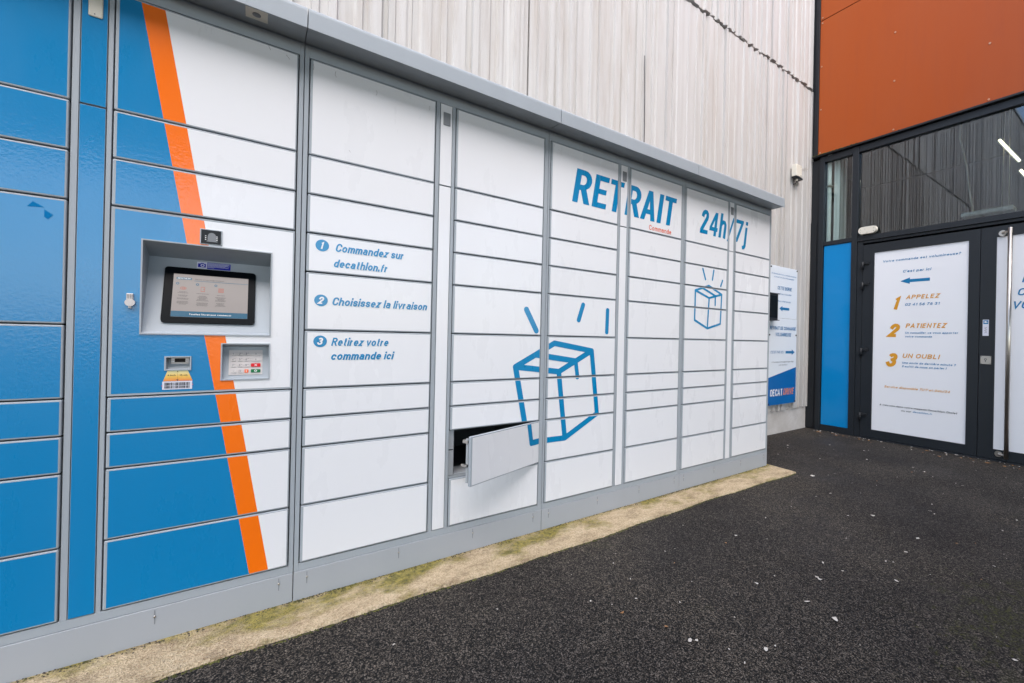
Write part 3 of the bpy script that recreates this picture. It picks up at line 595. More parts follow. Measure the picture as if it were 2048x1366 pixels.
for dz in (0, .018): tube('antenna_rod', 'steel', sb, [(.056, -.03, .01 + dz), (.19, -.055, .062 + dz)], .0028, 6)
for z in (.045, -.045): tube('screw', 'key_print', sb, [(.03, -.058, z), (.03, -.054, z)], .004, 8)

# ================================================================ DRIVE CANOPY across the yard (seen mirrored in the glossy blue doors)
dc = empty('drive_canopy', (-4, -7.5, 0)); tag(dc, 'wide dark drive-through canopy on steel posts standing across the yard', 'canopy')
box('roof_slab', 'dark_frame', dc, -12, 9, -4.6, 4.1, 4.5, 4.85, .01)
for px_ in (-11, -1, 8):
    for py_ in (-4.0, 3.4): box('post', 'grey_paint', dc, px_ - .1, px_ + .1, py_ - .1, py_ + .1, 0, 4.498, .005)

# ================================================================ PARCEL LOCKER
LK = empty('parcel_locker', (1.09, .25, 0)); tag(LK, 'long bank of white and blue parcel locker doors under a grey metal canopy', 'locker')
LO = Vector((1.09, .25, 0))
def lb(name, material, parent, x0, x1, y0, y1, z0, z1, b=0, seg=2):
    return box(name, material, parent, x0 - LO.x, x1 - LO.x, y0 - LO.y, y1 - LO.y, z0, z1, b, seg)
def lbs(name, material, parent, lst, b=0):
    return boxes(name, material, parent, [(a - LO.x, b_ - LO.x, c_ - LO.y, d_ - LO.y, e_, f_) for a, b_, c_, d_, e_, f_ in lst], b)
def ltube(name, material, parent, pts, r, seg=12): return tube(name, material, parent, [(x - LO.x, y - LO.y, z) for x, y, z in pts], r, seg)
def lp_(lift): return lambda u, v, l: (u - LO.x, -lift - l - LO.y, v)
ZT = [1.8796, 1.5474, 1.4119, 1.2775, 1.1423, .9393, .7375, .6366, .5353, .334, .1356]
COLS = {'x': (-.8480, -.4141), 'k': (-.3357, .0971), 'c3': (.1277, .5610), 'c4': (.6431, 1.0743), 'c5': (1.1087, 1.5404), 'c6': (1.6221, 2.0531), 'c7': (2.0874, 2.5197), 'c8': (2.6026, 3.0365)}
ROWS = {c: list(range(11)) for c in COLS}; ROWS['x'] = [0, 1, 2, 3, 5, 6, 7, 8, 9, 10]; ROWS['k'] = [0, 1, 2, 3, 6, 7, 8, 9, 10]
PAN = {'x': (-.3985, -.3480), 'c3': (.5785, .6278), 'c5': (1.5560, 1.6055), 'c7': (2.5370, 2.5860)}
MOD = [(-.8703, .1122, 'x', 'k'), (.1122, 1.0973, 'c3', 'c4'), (1.0973, 2.0791, 'c5', 'c6'), (2.0791, 3.0550, 'c7', 'c8')]
OPEN = ('c4', 8)
for mi, (a, b, cl, cr) in enumerate(MOD):
    a += .0012; b -= .0012
    (l0, l1), (r0, r1), (p0, p1) = COLS[cl], COLS[cr], PAN[cl]
    zb, zt = .1085, 1.9245
    G_ = .0012
    lst = [(a, l0 - G_, 0, .03, zb, zt), (l1 + G_, p0 - G_, 0, .03, ZT[10] - G_, ZT[0] + G_), (p1 + G_, r0 - G_, 0, .03, ZT[10] - G_, ZT[0] + G_), (r1 + G_, b, 0, .03, zb, zt),
           (l0 - G_, r1 + G_, 0.0003, .03, ZT[0] + G_, zt), (l0 - G_, r1 + G_, 0.0003, .03, zb, ZT[10] - G_)]
    for q_, l_ in enumerate(lst): lbs('frame_post' if q_ < 4 else 'frame_rail', 'grey_paint', LK, [l_], .0008)
    gaps = []
    # carcass: sides, top, back and dark gap sheets that paint shade between the doors
    lst = [(a, a + .003, .03, .50, zb, zt), (b - .003, b, .03, .50, zb, zt), (a, b, .497, .50, zb, zt), (a, b, .03, .497, zt - .003, zt), (a, b, .03, .497, zb, zb + .003)]
    for c_, (x0, x1) in ((cl, COLS[cl]), (cr, COLS[cr])):
        rr = [ZT[i] for i in ROWS[c_]]
        for zu, zl in zip(rr, rr[1:]):
            if c_ == 'c4' and abs(zu - ZT[8]) < 1e-6: continue
            if c_ == 'k' and abs(zu - ZT[3]) < 1e-6: continue
            gaps.append((x0 - .004, x1 + .004, .0255, .0285, zl, zu))
    gaps.append((p0 - .004, p1 + .004, .0255, .0285, ZT[10], ZT[0]))
    lbs('carcass', 'steel_in', LK, lst); lbs('gap_shade', 'dark_gap', LK, gaps)
    pl_ = lb('plinth', 'grey_plinth', LK, a, b, -.0018, .03, .002, .1075, .0012, 1)
    for sx in ((a + .0385, a + .340, a + .6405, b - .045) if mi else (-.527, -.227, .072)):
        lbs('slot', 'sensor_grey', pl_, [(sx - .0011, sx + .0011, -.0024, -.0016, .060, .101)]); ltube('screw', 'steel', pl_, [(sx, -.0040, .083), (sx, -.0015, .083)], .0030, 8)
    # canopy section: fascia, rounded top edge, soffit, roof sheet
    bm = bmesh.new(); prof = [(.5, 1.9905), (-.090, 1.9905), (-.098, 1.9885), (-.1025, 1.9835), (-.1035, 1.976), (-.1035, 1.9215), (-.1020, 1.9205), (-.0995, 1.9212), (-.0990, 1.9262), (0.5, 1.9262)]
    x0_, x1_ = (a + .0004, b - .0004)
    e0 = [bm.verts.new((x0_ - LO.x, y - LO.y, z)) for y, z in prof]; e1 = [bm.verts.new((x1_ - LO.x, y - LO.y, z)) for y, z in prof]
    bm.faces.new(e0); bm.faces.new(e1[::-1])
    for i in range(len(prof)): bm.faces.new((e0[i], e1[i], e1[(i + 1) % len(prof)], e0[(i + 1) % len(prof)]))
    bmesh.ops.recalc_face_normals(bm, faces=bm.faces[:]); cp_ = link('canopy', bm_mesh(bm), 'grey_paint', LK)
    if mi == 0:
        s_ = lb('lamp_plate', 'cream_plastic', cp_, -.048, .008, -.096, -.038, 1.9225, 1.926, .0008)
        ltube('lens', 'sensor_grey', cp_, [(-.020, -.068, 1.9205), (-.020, -.068, 1.9225)], .011, 16)
lb('side_panel', 'grey_plinth', LK, 3.0560, 3.0585, .001, .50, .004, 1.9245); lb('side_panel', 'grey_plinth', LK, -.8740, -.8715, .001, .50, .004, 1.9245)

# --- artwork defined once in locker plane coordinates (x, z), then cut to each door
ART = []                                                     # (material, object name, [shapes])
def S(z): return -.284 + .1592 * (1.877 - z)                 # left edge of the orange stripe
sh_ = .165
def glyph(loops, x, z, k=1): return loops_mesh([[(x + (a * k) + sh_ * b * k, z + b * k) for a, b in lp] for lp in loops])
def arc(cx_, cy_, rx, ry, a0, a1, n=7): return [(cx_ + rx * math.cos(R(a0 + (a1 - a0) * i / n)), cy_ + ry * math.sin(R(a0 + (a1 - a0) * i / n))) for i in range(n + 1)]
GR = [[(0, 0), (0, .172)] + arc(.053, .121, .050, .051, 90, -40) + [(.075, .076), (.107, .002), (.107, 0), (.070, 0), (.041, .067), (.033, .067), (.033, 0)], [(.033, .144)] + arc(.050, .1195, .019, .0245, 90, -90) + [(.033, .095)]]
GE = [[(0, 0), (0, .172), (.092, .172), (.092, .144), (.033, .144), (.033, .101), (.083, .101), (.083, .074), (.033, .074), (.033, .028), (.093, .028), (.093, 0)]]
GT = [[(.0315, 0), (.0315, .144), (0, .144), (0, .172), (.096, .172), (.096, .144), (.0645, .144), (.0645, 0)]]
GA = [[(0, 0), (.041, .172), (.075, .172), (.116, 0), (.082, 0), (.0745, .036), (.0415, .036), (.034, 0)], [(.048, .063), (.068, .063), (.058, .113)]]
GI = [[(0, 0), (0, .172), (.034, .172), (.034, 0)]]
zR = 1.6135
ART.append(('ink_blue', 'lettering', [glyph(GR, 1.235, zR), glyph(GE, 1.357, zR), glyph(GT, 1.461, zR), glyph(GR, 1.586, zR), glyph(GA, 1.700, zR), glyph(GI, 1.832, zR), glyph(GT, 1.880, zR)]))
def st_(pts, w_, x, z, cap='butt'): return stroke([(x + a + sh_ * b, z + b) for a, b in pts], w_, cap)
zr = 1.6185
two = [(.014, .108), (.016, .124), (.023, .137), (.035, .143), (.048, .141), (.057, .131), (.060, .118), (.057, .102), (.048, .086), (.012, .020)]
ART.append(('ink_blue', 'lettering', [st_(two, .026, 2.221, zr), glyph([[(0, 0), (.0, .026), (.076, .026), (.076, 0)]], 2.222, zr),
    glyph([[(.0, .032), (0, .055), (.046, .157), (.072, .157), (.072, .058), (.083, .058), (.083, .032), (.072, .032), (.072, 0), (.047, 0), (.047, .032)], [(.024, .058), (.047, .058), (.047, .108)]], 2.312, zr),
    glyph([[(0, 0), (0, .165), (.025, .165), (.025, 0)]], 2.412, zr), st_([(.012, .082), (.022, .101), (.036, .108), (.050, .106), (.0595, .093), (.0605, .078), (.0605, 0)], .025, 2.412, zr),
    glyph([[(0, -.012), (.046, .157), (.064, .157), (.018, -.012)]], 2.505, zr),
    glyph([[(0, .131), (0, .157), (.086, .157), (.086, .138), (.036, 0), (.009, 0), (.057, .131)]], 2.588, zr),
    glyph([[(0, 0.0), (0, .117), (.0255, .117), (.0255, 0)]], 2.700, zr), glyph([[(0, .133), (0, .158), (.0255, .158), (.0255, .133)]], 2.700, zr),
    st_([(.0128, .004), (.0125, -.014), (.004, -.027), (-.016, -.030)], .0250, 2.700, zr)]))
ART.append(('ink_red', 'lettering', [text('Commande', 1.775, 1.958, 1.5625, .029, .004, .0)]))
t_ = lambda b_, u0, u1, z, c_: text(b_, u0, u1, z, c_, .028, .19)
for cz, num in ((1.2385, '1'), (1.0455, '2'), (.9015, '3')):
    ART.append(('ink_blue', 'badge', [disc(.1757, cz, .0205, .0205, 36)])); ART.append(('white_film', 'badge_number', [text(num, .1660 if num != '1' else .1670, .1865 if num != '1' else .183, cz - .0125, .0255, .03, .19)]))
ART.append(('ink_blue', 'lettering', [t_('Commandez sur', .2155, .452, 1.2225, .0295), t_('decathlon.fr', .2105, .395, 1.1665, .0290)]))
ART.append(('ink_blue', 'lettering', [t_('Choisissez la livraison', .2090, .5440, 1.0305, .0290)]))
ART.append(('ink_blue', 'lettering', [t_('Retirez votre', .2095, .4035, .8860, .0290), t_('commande ici', .2085, .4215, .8355, .0290)]))
A_, B_, C_, D_, E2, F_, G2 = (.942, .795), (1.150, .905), (1.378, .868), (1.178, .766), (1.014, .440), (1.221, .437), (1.421, .541)
M1 = ((A_[0] + B_[0]) / 2, (A_[1] + B_[1]) / 2); M2 = ((C_[0] + D_[0]) / 2, (C_[1] + D_[1]) / 2); W = .0272
ART.append(('ink_blue', 'box_drawing', [stroke([A_, B_], W), stroke([B_, C_], W), stroke([C_, D_], W), stroke([D_, A_], W), stroke([M1, M2], W), stroke([M2, (1.291, .735)], W * .85), stroke([A_, E2], W), stroke([D_, F_], W), stroke([C_, G2], W), stroke([E2, F_], W), stroke([F_, G2], W),
    stroke([(.992, 1.060), (1.047, .963)], .0265), stroke([(1.318, 1.102), (1.292, 1.024)], .0245), stroke([(1.480, 1.084), (1.477, .967)], .0235)]))
a2, b2, c2, d2_, e2_, f2_, g2_ = (2.192, 1.250), (2.327, 1.290), (2.463, 1.243), (2.330, 1.211), (2.190, 1.062), (2.318, 1.013), (2.452, 1.047)
w2 = .0135
ART.append(('ink_blue', 'box_drawing', [stroke([a2, b2], w2), stroke([b2, c2], w2), stroke([c2, d2_], w2), stroke([d2_, a2], w2), stroke([(2.262, 1.271), (2.394, 1.229)], w2), stroke([(2.394, 1.229), (2.394, 1.168)], w2), stroke([a2, e2_], w2), stroke([d2_, f2_], w2), stroke([c2, g2_], w2), stroke([e2_, f2_], w2), stroke([f2_, g2_], w2),
    stroke([(2.262, 1.393), (2.290, 1.328)], w2), stroke([(2.374, 1.395), (2.361, 1.332)], w2), stroke([(2.469, 1.337), (2.450, 1.298)], w2)]))

SEED = random.Random(7)
def skin(parent, x0, x1, z0, z1, yl, name='film'):
    """coloured film sheets on a door or panel, cut along the slanted stripe, then the artwork"""
    sheets = []
    sl_ = lambda z: S(z); sr = lambda z: S(z) + .0498
    def seg(xa, xb):      # xa, xb functions of z or numbers -> polygon clipped to the rect
        fa = xa if callable(xa) else (lambda z: xa); fb = xb if callable(xb) else (lambda z: xb)
        pg = ([(fa(z0), z0), (fb(z0), z0), (fb(z1), z1), (fa(z1), z1)], [[0, 1, 2, 3]]); return clip(pg, (x0, x1, z0, z1))
    if x1 < -.34: sheets = [('blue_film', ([(x0, z0), (x1, z0), (x1, z1), (x0, z1)], [[0, 1, 2, 3]]))]
    elif x1 < .11: sheets = [('blue_film', seg(-1.0, sl_)), ('orange_film', seg(sl_, sr)), ('white_film', seg(sr, 1.0))]
    else: sheets = [('white_film', ([(x0, z0), (x1, z0), (x1, z1), (x0, z1)], [[0, 1, 2, 3]]))]
    for m_, s in sheets:
        if s: lay(name, m_, parent, [s], lp_(yl))
    for m_, nm, shapes in ART:
        packs = [[q] for q in shapes] if any(isinstance(q, dict) for q in shapes) else [shapes]
        for pk in packs:
            cs = [c for c in (clip(s, (x0, x1, z0, z1)) for s in flat(pk)) if c]
            if cs: lay(nm, m_, parent, cs, lp_(yl + (.0006 if nm != 'badge_number' else .0012)))
for c_, (x0, x1) in COLS.items():
    rr = ROWS[c_]
    for k, (iu, il) in enumerate(zip(rr, rr[1:])):
        zu, zl = ZT[iu] - .0018, ZT[il] + .0018
        if c_ == 'k' and iu == 3: continue
        is_open = (c_, iu) == OPEN
        bm = bmesh.new(); add_box(bm, x0 + .0022 - LO.x, x1 - .0022 - LO.x, -.0030 - LO.y, (.018 if not is_open else .011) - LO.y, zl, zu); bev(bm, .0032, 3)
        d = link('compartment_door', bm_mesh(bm), 'grey_paint', LK)
        if not is_open:
            cc = Vector(((x0 + x1) / 2 - LO.x, -LO.y, (zu + zl) / 2)); hh = (zu - zl)
            d.matrix_local = Matrix.Translation(cc + Vector((0, SEED.uniform(-.0006, .0004), 0))) @ Matrix.Rotation(SEED.gauss(0, .0022), 4, 'Z') @ Matrix.Rotation(SEED.gauss(0, .003), 4, 'X') @ Matrix.Translation(-cc)
        skin(d, x0 + .0095, x1 - .0065, zl + .0048, zu - .0048, .0033)
        if is_open:
            lbs('inner_lip', 'steel_in', d, [(x0 + .008, x0 + .010, .018, .030, zl + .01, zu - .01), (x0 + .01, x1 - .01, .018, .020, zl + .01, zu - .01)])
            lbs('latch', 'steel', d, [(x0 + .004, x0 + .018, .018, .046, zu - .03, zu - .018), (x0 + .0, x0 + .012, .018, .050, zl + .075, zl + .085)])
            d['label'] = 'small door standing ajar, swung out on its right edge'
            # swing about the right edge
            hx, hy = x1 - .0022 - LO.x, .010 - LO.y
            ang = R(20.4); d.matrix_local = Matrix.Translation((hx, hy, 0)) @ Matrix.Rotation(ang, 4, 'Z') @ Matrix.Translation((-hx, -hy, 0))
# open compartment box
x0, x1 = COLS['c4']; zu, zl = ZT[8], ZT[9]
ci = lbs('compartment_interior', 'steel_in', LK, [(x0 + .022, x0 + .024, .012, .47, zl + .012, zu - .002), (x1 - .006, x1 - .004, .012, .47, zl + .012, zu - .002), (x0 + .024, x1 - .006, .012, .47, zl + .010, zl + .012),
     (x0 - .002, x0 + .022, .010, .012, zl + .012, zl + .116), (x0 - .002, x0 + .022, .010, .012, zl + .121, zu - .002), (x0 - .002, x1, .006, .010, zl + .0005, zl + .0095)])
lbs('compartment_shade', 'cavity_shade', LK, [(x0 + .0245, x0 + .0260, .014, .468, zl + .0125, zu - .0045), (x1 - .0085, x1 - .0065, .014, .468, zl + .0125, zu - .0045), (x0 + .024, x1 - .006, .012, .47, zu - .004, zu - .002), (x0 + .022, x1 - .004, .471, .473, zl + .01, zu - .002), (x0 + .027, x1 - .009, .12, .468, zl + .0123, zl + .0130)])  # near-black sheets over the steel paint the shade of the deep compartment
# narrow service panels
for c_, (x0, x1) in PAN.items():
    for z0, z1, part in ((ZT[10] - .0005, 1.5440, 'long'), (1.5468, ZT[0] - .0005, 'short')):
        p_ = lb('service_panel', 'grey_paint', LK, x0 + .0006, x1 - .0006, -.001, .015, z0 + .0012, z1, .001, 1)
        skin(p_, x0 + .0014, x1 - .0014, z0 + .002, z1 - .001, .0013)
        if part == 'short':
            if c_ == 'x':
                q = lb('cover_plate', 'cream_plastic', p_, x0 + .013, x1 - .010, -.0045, -.001, 1.790, 1.853, .003, 2); q['label'] = 'pale rounded cover plate'
                ltube('screw', 'key_print', p_, [((x0 + x1) / 2, -.0052, 1.797), ((x0 + x1) / 2, -.0044, 1.797)], .0016, 6)
            else: lb('sensor_window', 'sensor_grey', p_, x0 + .012, x0 + .0405, -.0045, -.001, 1.7945, 1.8465, .0012)

# faded patches, cobweb marks and rust specks
ART_BASE = [o for o in LK.children if o.name.startswith('compartment_door')]
def at_door(x, z):
    for o in ART_BASE:
        b_ = [v.co for v in o.data.vertices]
        if min(v.x for v in b_) < x - LO.x < max(v.x for v in b_) and min(v.z for v in b_) < z < max(v.z for v in b_): return o
mat('faded_blue', (.0, .17, .42), .7, spec=.1); mat('web', (.30, .28, .27), .8); mat('rust', (.45, .13, .02), .9)
lay('film_patch', 'faded_blue', at_door(-.46, 1.24), [poly([(-.484, 1.245), (-.474, 1.260), (-.455, 1.2475)]), poly([(-.4545, 1.242), (-.439, 1.230), (-.448, 1.217), (-.4545, 1.2225)])], lp_(.0037))
for pts in ([(.338, 1.842), (.340, 1.835), (.339, 1.826), (.336, 1.824)], [(.5335, 1.850), (.534, 1.838), (.533, 1.833)], [(.137, 1.862), (.139, 1.850), (.1375, 1.842)], [(.205, 1.862), (.203, 1.849), (.207, 1.842)], [(.252, 1.595), (.257, 1.589)], [(1.122, 1.862), (1.127, 1.856)], [(1.150, 1.847), (1.152, 1.842)], [(.060, 1.862), (.070, 1.851)], [(.012, 1.872), (.018, 1.860)], [(2.965, 1.842), (2.972, 1.836), (2.970, 1.829)]):
    o = at_door(*pts[0])
    if o: lay('cobweb', 'web', o, [strip(pts, .0010)], lp_(.0037))
for x, z, w_ in ((.139, 1.545, .020), (.135, .535, .012), (.150, .534, .010), (.655, 1.276, .012), (-.470, 1.546, .010), (2.200, .5335, .03), (2.300, .5335, .02), (1.118, .535, .008), (2.200, .333, .04)):
    lay('rust_spot', 'rust', LK, [rect(x, x + w_, z - .0012, z + .0006)], lp_(-.0235))
# ---- control panel (kiosk door)
x0, x1 = COLS['k']; zu, zl = ZT[3] - .0024, ZT[6] + .0024
NI = (-.2725, .0345, .9165, 1.1935); KN = (-.0908, .0343, .7748, .8925); SC = (-.2185, -.1592, .8095, .8522)
holes = (NI, KN, SC)
def holed(r, hs):
    xs_ = sorted({r[0], r[1]} | {h[0] for h in hs} | {h[1] for h in hs}); zs_ = sorted({r[2], r[3]} | {h[2] for h in hs} | {h[3] for h in hs}); out = []
    for xa, xb in zip(xs_, xs_[1:]):
        for za, zb_ in zip(zs_, zs_[1:]):
            cx_, cz_ = (xa + xb) / 2, (za + zb_) / 2
            if not any(h[0] < cx_ < h[1] and h[2] < cz_ < h[3] for h in hs): out.append((xa, xb, za, zb_))
    return out
r_ = (x0 + .0022, x1 - .0022, zl, zu)
bm = bmesh.new()
for xa, xb, za, zb_ in holed(r_, holes): add_box(bm, xa - LO.x, xb - LO.x, -.003 - LO.y, .002 - LO.y, za, zb_)
bmesh.ops.remove_doubles(bm, verts=bm.verts[:], dist=1e-5)
dup = [f for f in bm.faces if False]
seen = {}
for f in bm.faces[:]:
    k_ = tuple(sorted(v.index for v in f.verts)); seen.setdefault(k_, []).append(f)
bmesh.ops.recalc_face_normals(bm, faces=bm.faces[:])
CP = link('control_panel', bm_mesh(bm), 'grey_paint', LK); CP['label'] = 'touch screen and keypad panel of the locker'
def holed_film(m_, fa, fb):
    zz = zl + .0058, zu - .0058; xx = x0 + .0095, x1 - .0065; out = []
    for xa, xb, za, zb_ in holed((xx[0], xx[1], zz[0], zz[1]), holes):
        s = clip(([(fa(za), za), (fb(za), za), (fb(zb_), zb_), (fa(zb_), zb_)], [[0, 1, 2, 3]]), (xa, xb, za, zb_))
        if s: out.append(s)
    ob = lay('film', m_, CP, out, lp_(.0033), step=0); bm = bmesh.new(); bm.from_mesh(ob.data); bmesh.ops.remove_doubles(bm, verts=bm.verts[:], dist=1e-5); bm.to_mesh(ob.data); bm.free()
holed_film('blue_film', lambda z: -1, S); holed_film('orange_film', S, lambda z: S(z) + .0498); holed_film('white_film', lambda z: S(z) + .0498, lambda z: 1)
def niche(name, r, back, rim=.0035):
    """funnel recess: back = (x0, x1, y_top, z_top, y_bottom, z_bottom)"""
    bm = bmesh.new(); L_ = lambda x, y, z: bm.verts.new((x - LO.x, y - LO.y, z))
    fr_ = -.0062
    o_ = [L_(r[0], -.003, r[2]), L_(r[1], -.003, r[2]), L_(r[1], -.003, r[3]), L_(r[0], -.003, r[3])]
    o2 = [L_(r[0], fr_, r[2]), L_(r[1], fr_, r[2]), L_(r[1], fr_, r[3]), L_(r[0], fr_, r[3])]
    i_ = [L_(r[0] + rim, fr_, r[2] + rim), L_(r[1] - rim, fr_, r[2] + rim), L_(r[1] - rim, fr_, r[3] - rim), L_(r[0] + rim, fr_, r[3] - rim)]
    b_ = [L_(back[0], back[4], back[5]), L_(back[1], back[4], back[5]), L_(back[1], back[2], back[3]), L_(back[0], back[2], back[3])]
    for A, B in ((o_, o2), (o2, i_), (i_, b_)):
        for k in range(4): bm.faces.new((A[k], A[(k + 1) % 4], B[(k + 1) % 4], B[k]))
    bm.faces.new(b_); bmesh.ops.recalc_face_normals(bm, faces=bm.faces[:])
    return link(name, bm_mesh(bm), 'grey_niche', CP)
niche('screen_niche', NI, (-.269, .031, .095, 1.158, .006, .926)); niche('keypad_niche', KN, (-.087, .031, .030, .8800, .004, .7785)); niche('scanner_niche', SC, (-.213, -.165, .032, .8470, .012, .8150))
# inclined plane of the monitor: (u = x, v = z on the slope)
def inc(lift): return lambda u, v, l: (u - LO.x, .005 + (v - .925) * .386 - (lift + l) * .933 - LO.y, v + (lift + l) * .36)
def slab(name, material, pts, t, parent=CP, f=inc, base=.0):
    bm = bmesh.new(); lo = [bm.verts.new(f(base)(u, v, 0)) for u, v in pts]; hi = [bm.verts.new(f(base + t)(u, v, 0)) for u, v in pts]
    bm.faces.new(lo[::-1]); bm.faces.new(hi); n__ = len(pts)
    for i in range(n__): bm.faces.new((lo[i], lo[(i + 1) % n__], hi[(i + 1) % n__], hi[i]))
    bmesh.ops.recalc_face_normals(bm, faces=bm.faces[:]); return link(name, bm_mesh(bm), material, parent)
def rrect(a, b, c, d, r, n=5):
    return arc(b - r, d - r, r, r, 90, 0, n) + arc(b - r, c + r, r, r, 0, -90, n) + arc(a + r, c + r, r, r, 270, 180, n) + arc(a + r, d - r, r, r, 180, 90, n)
slab('monitor_bezel', 'black_gloss', rrect(-.2315, -.0080, .9515, 1.1262, .009), .006)
slab('screen', 'screen', [(-.2103, .9690), (-.0276, .9690), (-.0276, 1.1042), (-.2103, 1.1042)], .0004, base=.0062)
i1 = inc(.0070)
lay('screen_graphic', 'screen_blue', CP, [rect(-.2101, -.0278, .9692, .9868)], i1)
lay('screen_graphic', 'screen_white', CP, [text("Touchez l'écran pour commencer", -.169, -.068, .9752, .0046, .01, .0)], inc(.0073))
lay('screen_graphic', 'screen_light', CP, [rect(-.2035, -.1680, 1.0868, 1.0935), rect(-.1620, -.0278, 1.0838, 1.0852), disc(-.2001, 1.0733, .0040, hole=.45), disc(-.1540, 1.0733, .0040, hole=.45), disc(-.1097, 1.0733, .0038, hole=.45)], i1)
lay('screen_graphic', 'screen_white', CP, [text('DECATHLON', -.2005, -.171, 1.0884, .0036, .02, .1)], inc(.0073))
lay('screen_graphic', 'screen_red', CP, [text('@', -.1940, -.1785, 1.0545, .0095, .0, 0), loops_mesh([[(-.1455, 1.0510), (-.1358, 1.0510), (-.1358, 1.0665), (-.1455, 1.0665)], [(-.1445, 1.0530), (-.1368, 1.0530), (-.1368, 1.0650), (-.1445, 1.0650)]]), rect(-.1400, -.137, 1.0585, 1.0605),
    rect(-.1030, -.0895, 1.0515, 1.0530), rect(-.1030, -.0895, 1.0635, 1.0650)] + [rect(-.1030 + k * .0024, -.1017 + k * .0024, 1.0531, 1.0634) for k in range(6)], i1, step=.00005)
ln = []; rq = random.Random(3)
for cx_, w_, rows_ in ((-.1860, .027, (1.0470, 1.0437, 1.0360, 1.0330, 1.0265, 1.0237, 1.0165, 1.0137, 1.0108, 1.0078)), (-.1402, .030, (1.0435, 1.036, 1.033, 1.030, 1.0272, 1.0243, 1.0213, 1.0140, 1.0112, 1.0082, 1.0052)), (-.0965, .026, (1.041, 1.034, 1.031, 1.0282, 1.0252, 1.0222, 1.0150, 1.0120, 1.0092, 1.0062))):
    for z in rows_:
        hw = w_ / 2 * rq.uniform(.55, 1); u = cx_ - hw
        while u < cx_ + hw: ww = rq.uniform(.0012, .004); ln.append(rect(u, min(u + ww, cx_ + hw), z, z + .0011)); u += ww + .0008
lay('screen_text', 'scr_ink', CP, ln, i1, step=0); lay('screen_text', 'scr_ink', CP, [text('Bienvenue sur votre consigne automatique', -.160, -.090, 1.0885, .0026, 0, 0)], i1)
sk = slab('camera_notice', 'sticker_white', [(-.1592, 1.1305), (-.0752, 1.1305), (-.0752, 1.1525), (-.1592, 1.1525)], .0006)
lay('notice_print', 'sticker_blue', CP, [rect(-.1345, -.0754, 1.1307, 1.1523), rect(-.1565, -.1375, 1.1345, 1.1470), rect(-.1500, -.1425, 1.1471, 1.1492)], inc(.0008))
lay('notice_print', 'sticker_white', CP, [disc(-.1455, 1.1408, .0050, hole=.5)] + [rect(-.1335, -.1335 + .056 * k, z, z + .0011) for k, z in ((.95, 1.1495), (1, 1.1470), (.9, 1.1447), (.97, 1.1424), (.8, 1.1400), (.95, 1.1372), (.3, 1.1345))], inc(.0012), step=.00002)
tri = [rect(-.132 + .006 * k + .003 * (j % 2), -.130 + .006 * k + .003 * (j % 2), 1.1535 + .0014 * j, 1.1543 + .0014 * j) for k in range(7) for j in range(3)]
# camera window
lb('camera_window', 'grey_niche', CP, -.1462, -.0935, -.0062, -.003, 1.1970, 1.2448, .0015); lb('camera_glass', 'lens_glass', CP, -.1432, -.0965, -.0072, -.0061, 1.2000, 1.2420, .0006)
lay('camera_marks', 'sensor_grey', CP, [poly(arc(-.118, 1.222, .010, .012, 0, 180) + [(-.128, 1.210), (-.131, 1.206), (-.104, 1.206), (-.108, 1.210)])], lp_(.0075))
lay('camera_led', 'led', CP, [disc(x, z, .0016, n=10) for x in (-.1325, -.106) for z in (1.212, 1.2175, 1.223)], lp_(.0082), step=0)
# cam lock
bm = bmesh.new(); add_tube(bm, [(-.2918 - LO.x, -.003 - LO.y, 1.0065), (-.2918 - LO.x, -.013 - LO.y, 1.0065)], .0105, 20)
lk = link('cam_lock', bm_mesh(bm), 'key_metal', CP); lb('lock_tab', 'key_metal', CP, -.2995, -.2852, -.011, -.003, 1.0145, 1.0325, .0015); lb('lock_tip', 'key_metal', CP, -.2955, -.2885, -.009, -.003, .9895, .998, .002)
lay('lock_marks', 'key_print', CP, [rect(-.2978 + k * .0032, -.2967 + k * .0032, 1.0175, 1.0300) for k in range(4)], lp_(.0115), step=0)
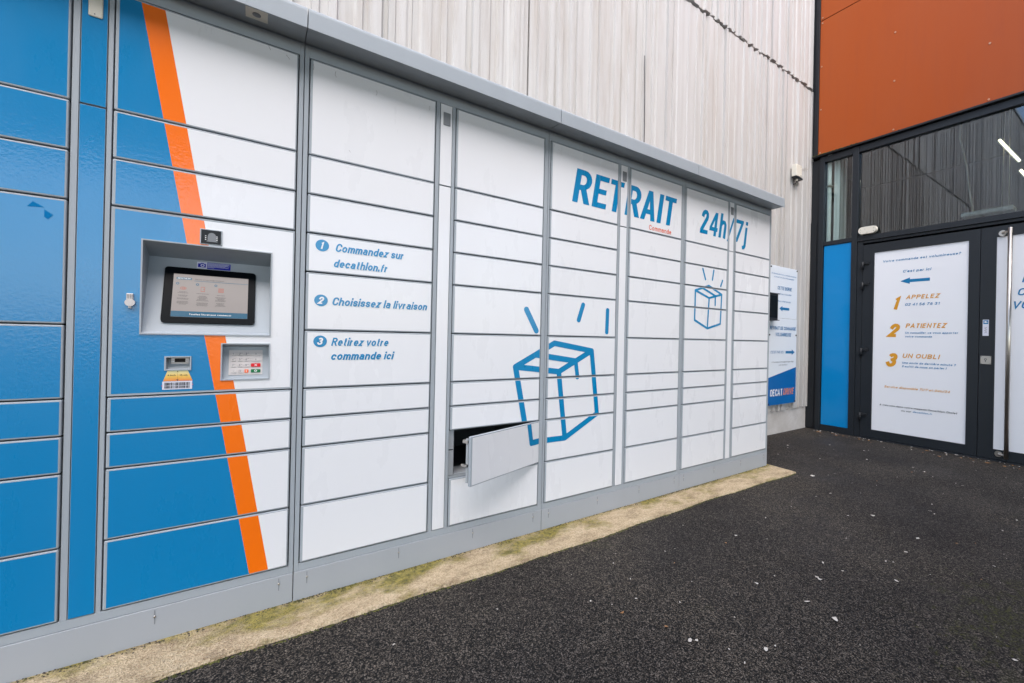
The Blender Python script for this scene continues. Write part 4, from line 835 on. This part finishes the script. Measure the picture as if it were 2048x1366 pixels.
# keypad on its slope
kp = lambda lift: (lambda u, v, l: (u - LO.x, .004 + (v - .7785) * .2562 - (lift + l) * .969 - LO.y, v + (lift + l) * .248))
def kslab(name, material, r, t, base): return slab(name, material, rrect(*r, min(.0016, (r[1] - r[0]) / 4), 2), t, f=kp, base=base)
kslab('keypad_plate', 'key_metal', (-.0715, .0150, .7900, .8688), .002, 0)
rowz = ((.8510, .8618), (.8330, .8440), (.8145, .8255), (.7962, .8065)); colx = ((-.0653, -.0530), (-.0484, -.0356), (-.0320, -.0192), (-.0153, .0097))
glyphs = (('1', '2', '3', None), ('4', '5', '6', None), ('7', '8', '9', 'X'), ('.', '0', '<', 'O'))
prints, wh = [], []
for i, (za, zb_) in enumerate(rowz):
    for j, (xa, xb) in enumerate(colx):
        gch = glyphs[i][j]; m_ = {'X': 'red_key', 'O': 'green_key', '<': 'orange_key'}.get(gch, 'key_metal')
        if gch == '<': xa, xb = -.0315, -.0215
        kslab('key', m_, (xa, xb, za, zb_), .0028, .002)
        cx_, cz_ = (xa + xb) / 2, (za + zb_) / 2
        if gch in 'X' if gch else False: wh += [stroke([(cx_ - .003, cz_ - .003), (cx_ + .003, cz_ + .003)], .0012), stroke([(cx_ - .003, cz_ + .003), (cx_ + .003, cz_ - .003)], .0012)]
        elif gch == 'O': wh.append(disc(cx_, cz_, .0038, .0032, hole=.55))
        elif gch == '<': wh.append(stroke([(cx_ + .0015, cz_ + .0028), (cx_ - .0015, cz_), (cx_ + .0015, cz_ - .0028)], .0012))
        elif gch == '.': prints.append(disc(cx_, cz_, .0009, n=10))
        elif gch: prints.append(text(gch, cx_ - .004, cx_ - .0005 if i < 3 else cx_ + .0015, za + .002, .0068, .0, 0)); prints.append(rect(cx_ + .0005, cx_ + .0045, zb_ - .0035, zb_ - .0026) if (gch not in '01') else rect(cx_, cx_ + .0001, za + .002, za + .0021))
        else: s_ = 1 if i == 0 else -1; prints.append(poly([(cx_ - .0014, cz_ + .0006 * s_), (cx_ + .0014, cz_ + .0006 * s_), (cx_, cz_ + .0032 * s_)] if s_ > 0 else [(cx_ - .0014, cz_ - .0006), (cx_, cz_ - .0032), (cx_ + .0014, cz_ - .0006)])); prints.append(rect(cx_ - .0005, cx_ + .0005, cz_ - .003 if s_ > 0 else cz_ - .0005, cz_ + .0005 if s_ > 0 else cz_ + .003))
lay('key_print', 'key_print', CP, prints, kp(.0050), step=.00002); lay('key_print', 'white_print', CP, wh, kp(.0050), step=.00003)
# scanner
lb('scanner_body', 'key_metal', CP, -.2075, -.1660, .020, .032, .8270, .8478, .001); lb('scanner_glass', 'lens_glass', CP, -.1985, -.1750, .0175, .020, .8330, .8442)
lay('scanner_led', 'led', CP, [disc(x, z, .0016, n=10) for x in (-.2045, -.2010, -.1725, -.1690) for z in (.8355, .8415)], lambda u, v, l: (u - LO.x, .0193 - l - LO.y, v), step=0)
lay('beam_sticker', 'beam_print', CP, [poly([(-.2115, .8088), (-.1665, .8088), (-.1555, .7776), (-.2205, .7776)])], lp_(.0037))
lay('beam_print', 'poster_black', CP, [text('6 inch', -.2108, -.1935, .7930, .0048, .01, 0), text('15 cm', -.1845, -.1675, .7930, .0048, .01, 0), poly([(-.1890, .8082), (-.1908, .8050), (-.1872, .8050)]), poly([(-.1892, .7782), (-.1920, .7822), (-.1864, .7822)])] + [rect(-.1894, -.1888, .7835 + k * .0042, .7855 + k * .0042) for k in range(5)], lp_(.0042))
bs = lay('barcode_sticker', 'sticker_white', CP, [rect(-.2220, -.1560, .7526, .7770)], lp_(.0041)); bars = []; u = -.2170; rb = random.Random(12)
while u < -.1615:
    ww = rb.choice((.0006, .0011, .0017, .0022)); bars += [rect(u, u + ww, .7560, .7632), rect(u, u + ww, .7646, .7735)]; u += ww + rb.choice((.0006, .0010, .0016))
lay('barcode', 'poster_black', CP, bars, lp_(.0046), step=0); lay('laser_mark', 'red_key', CP, [poly([(-.2245, .7640), (-.2222, .7658), (-.2222, .7622)]), poly([(-.1535, .7665), (-.1558, .7683), (-.1558, .7647)])], lp_(.0046))

# ---------------------------------------------------------------- render
scn.render.engine = 'CYCLES'
scn.cycles.max_bounces = 8; scn.cycles.transparent_max_bounces = 8
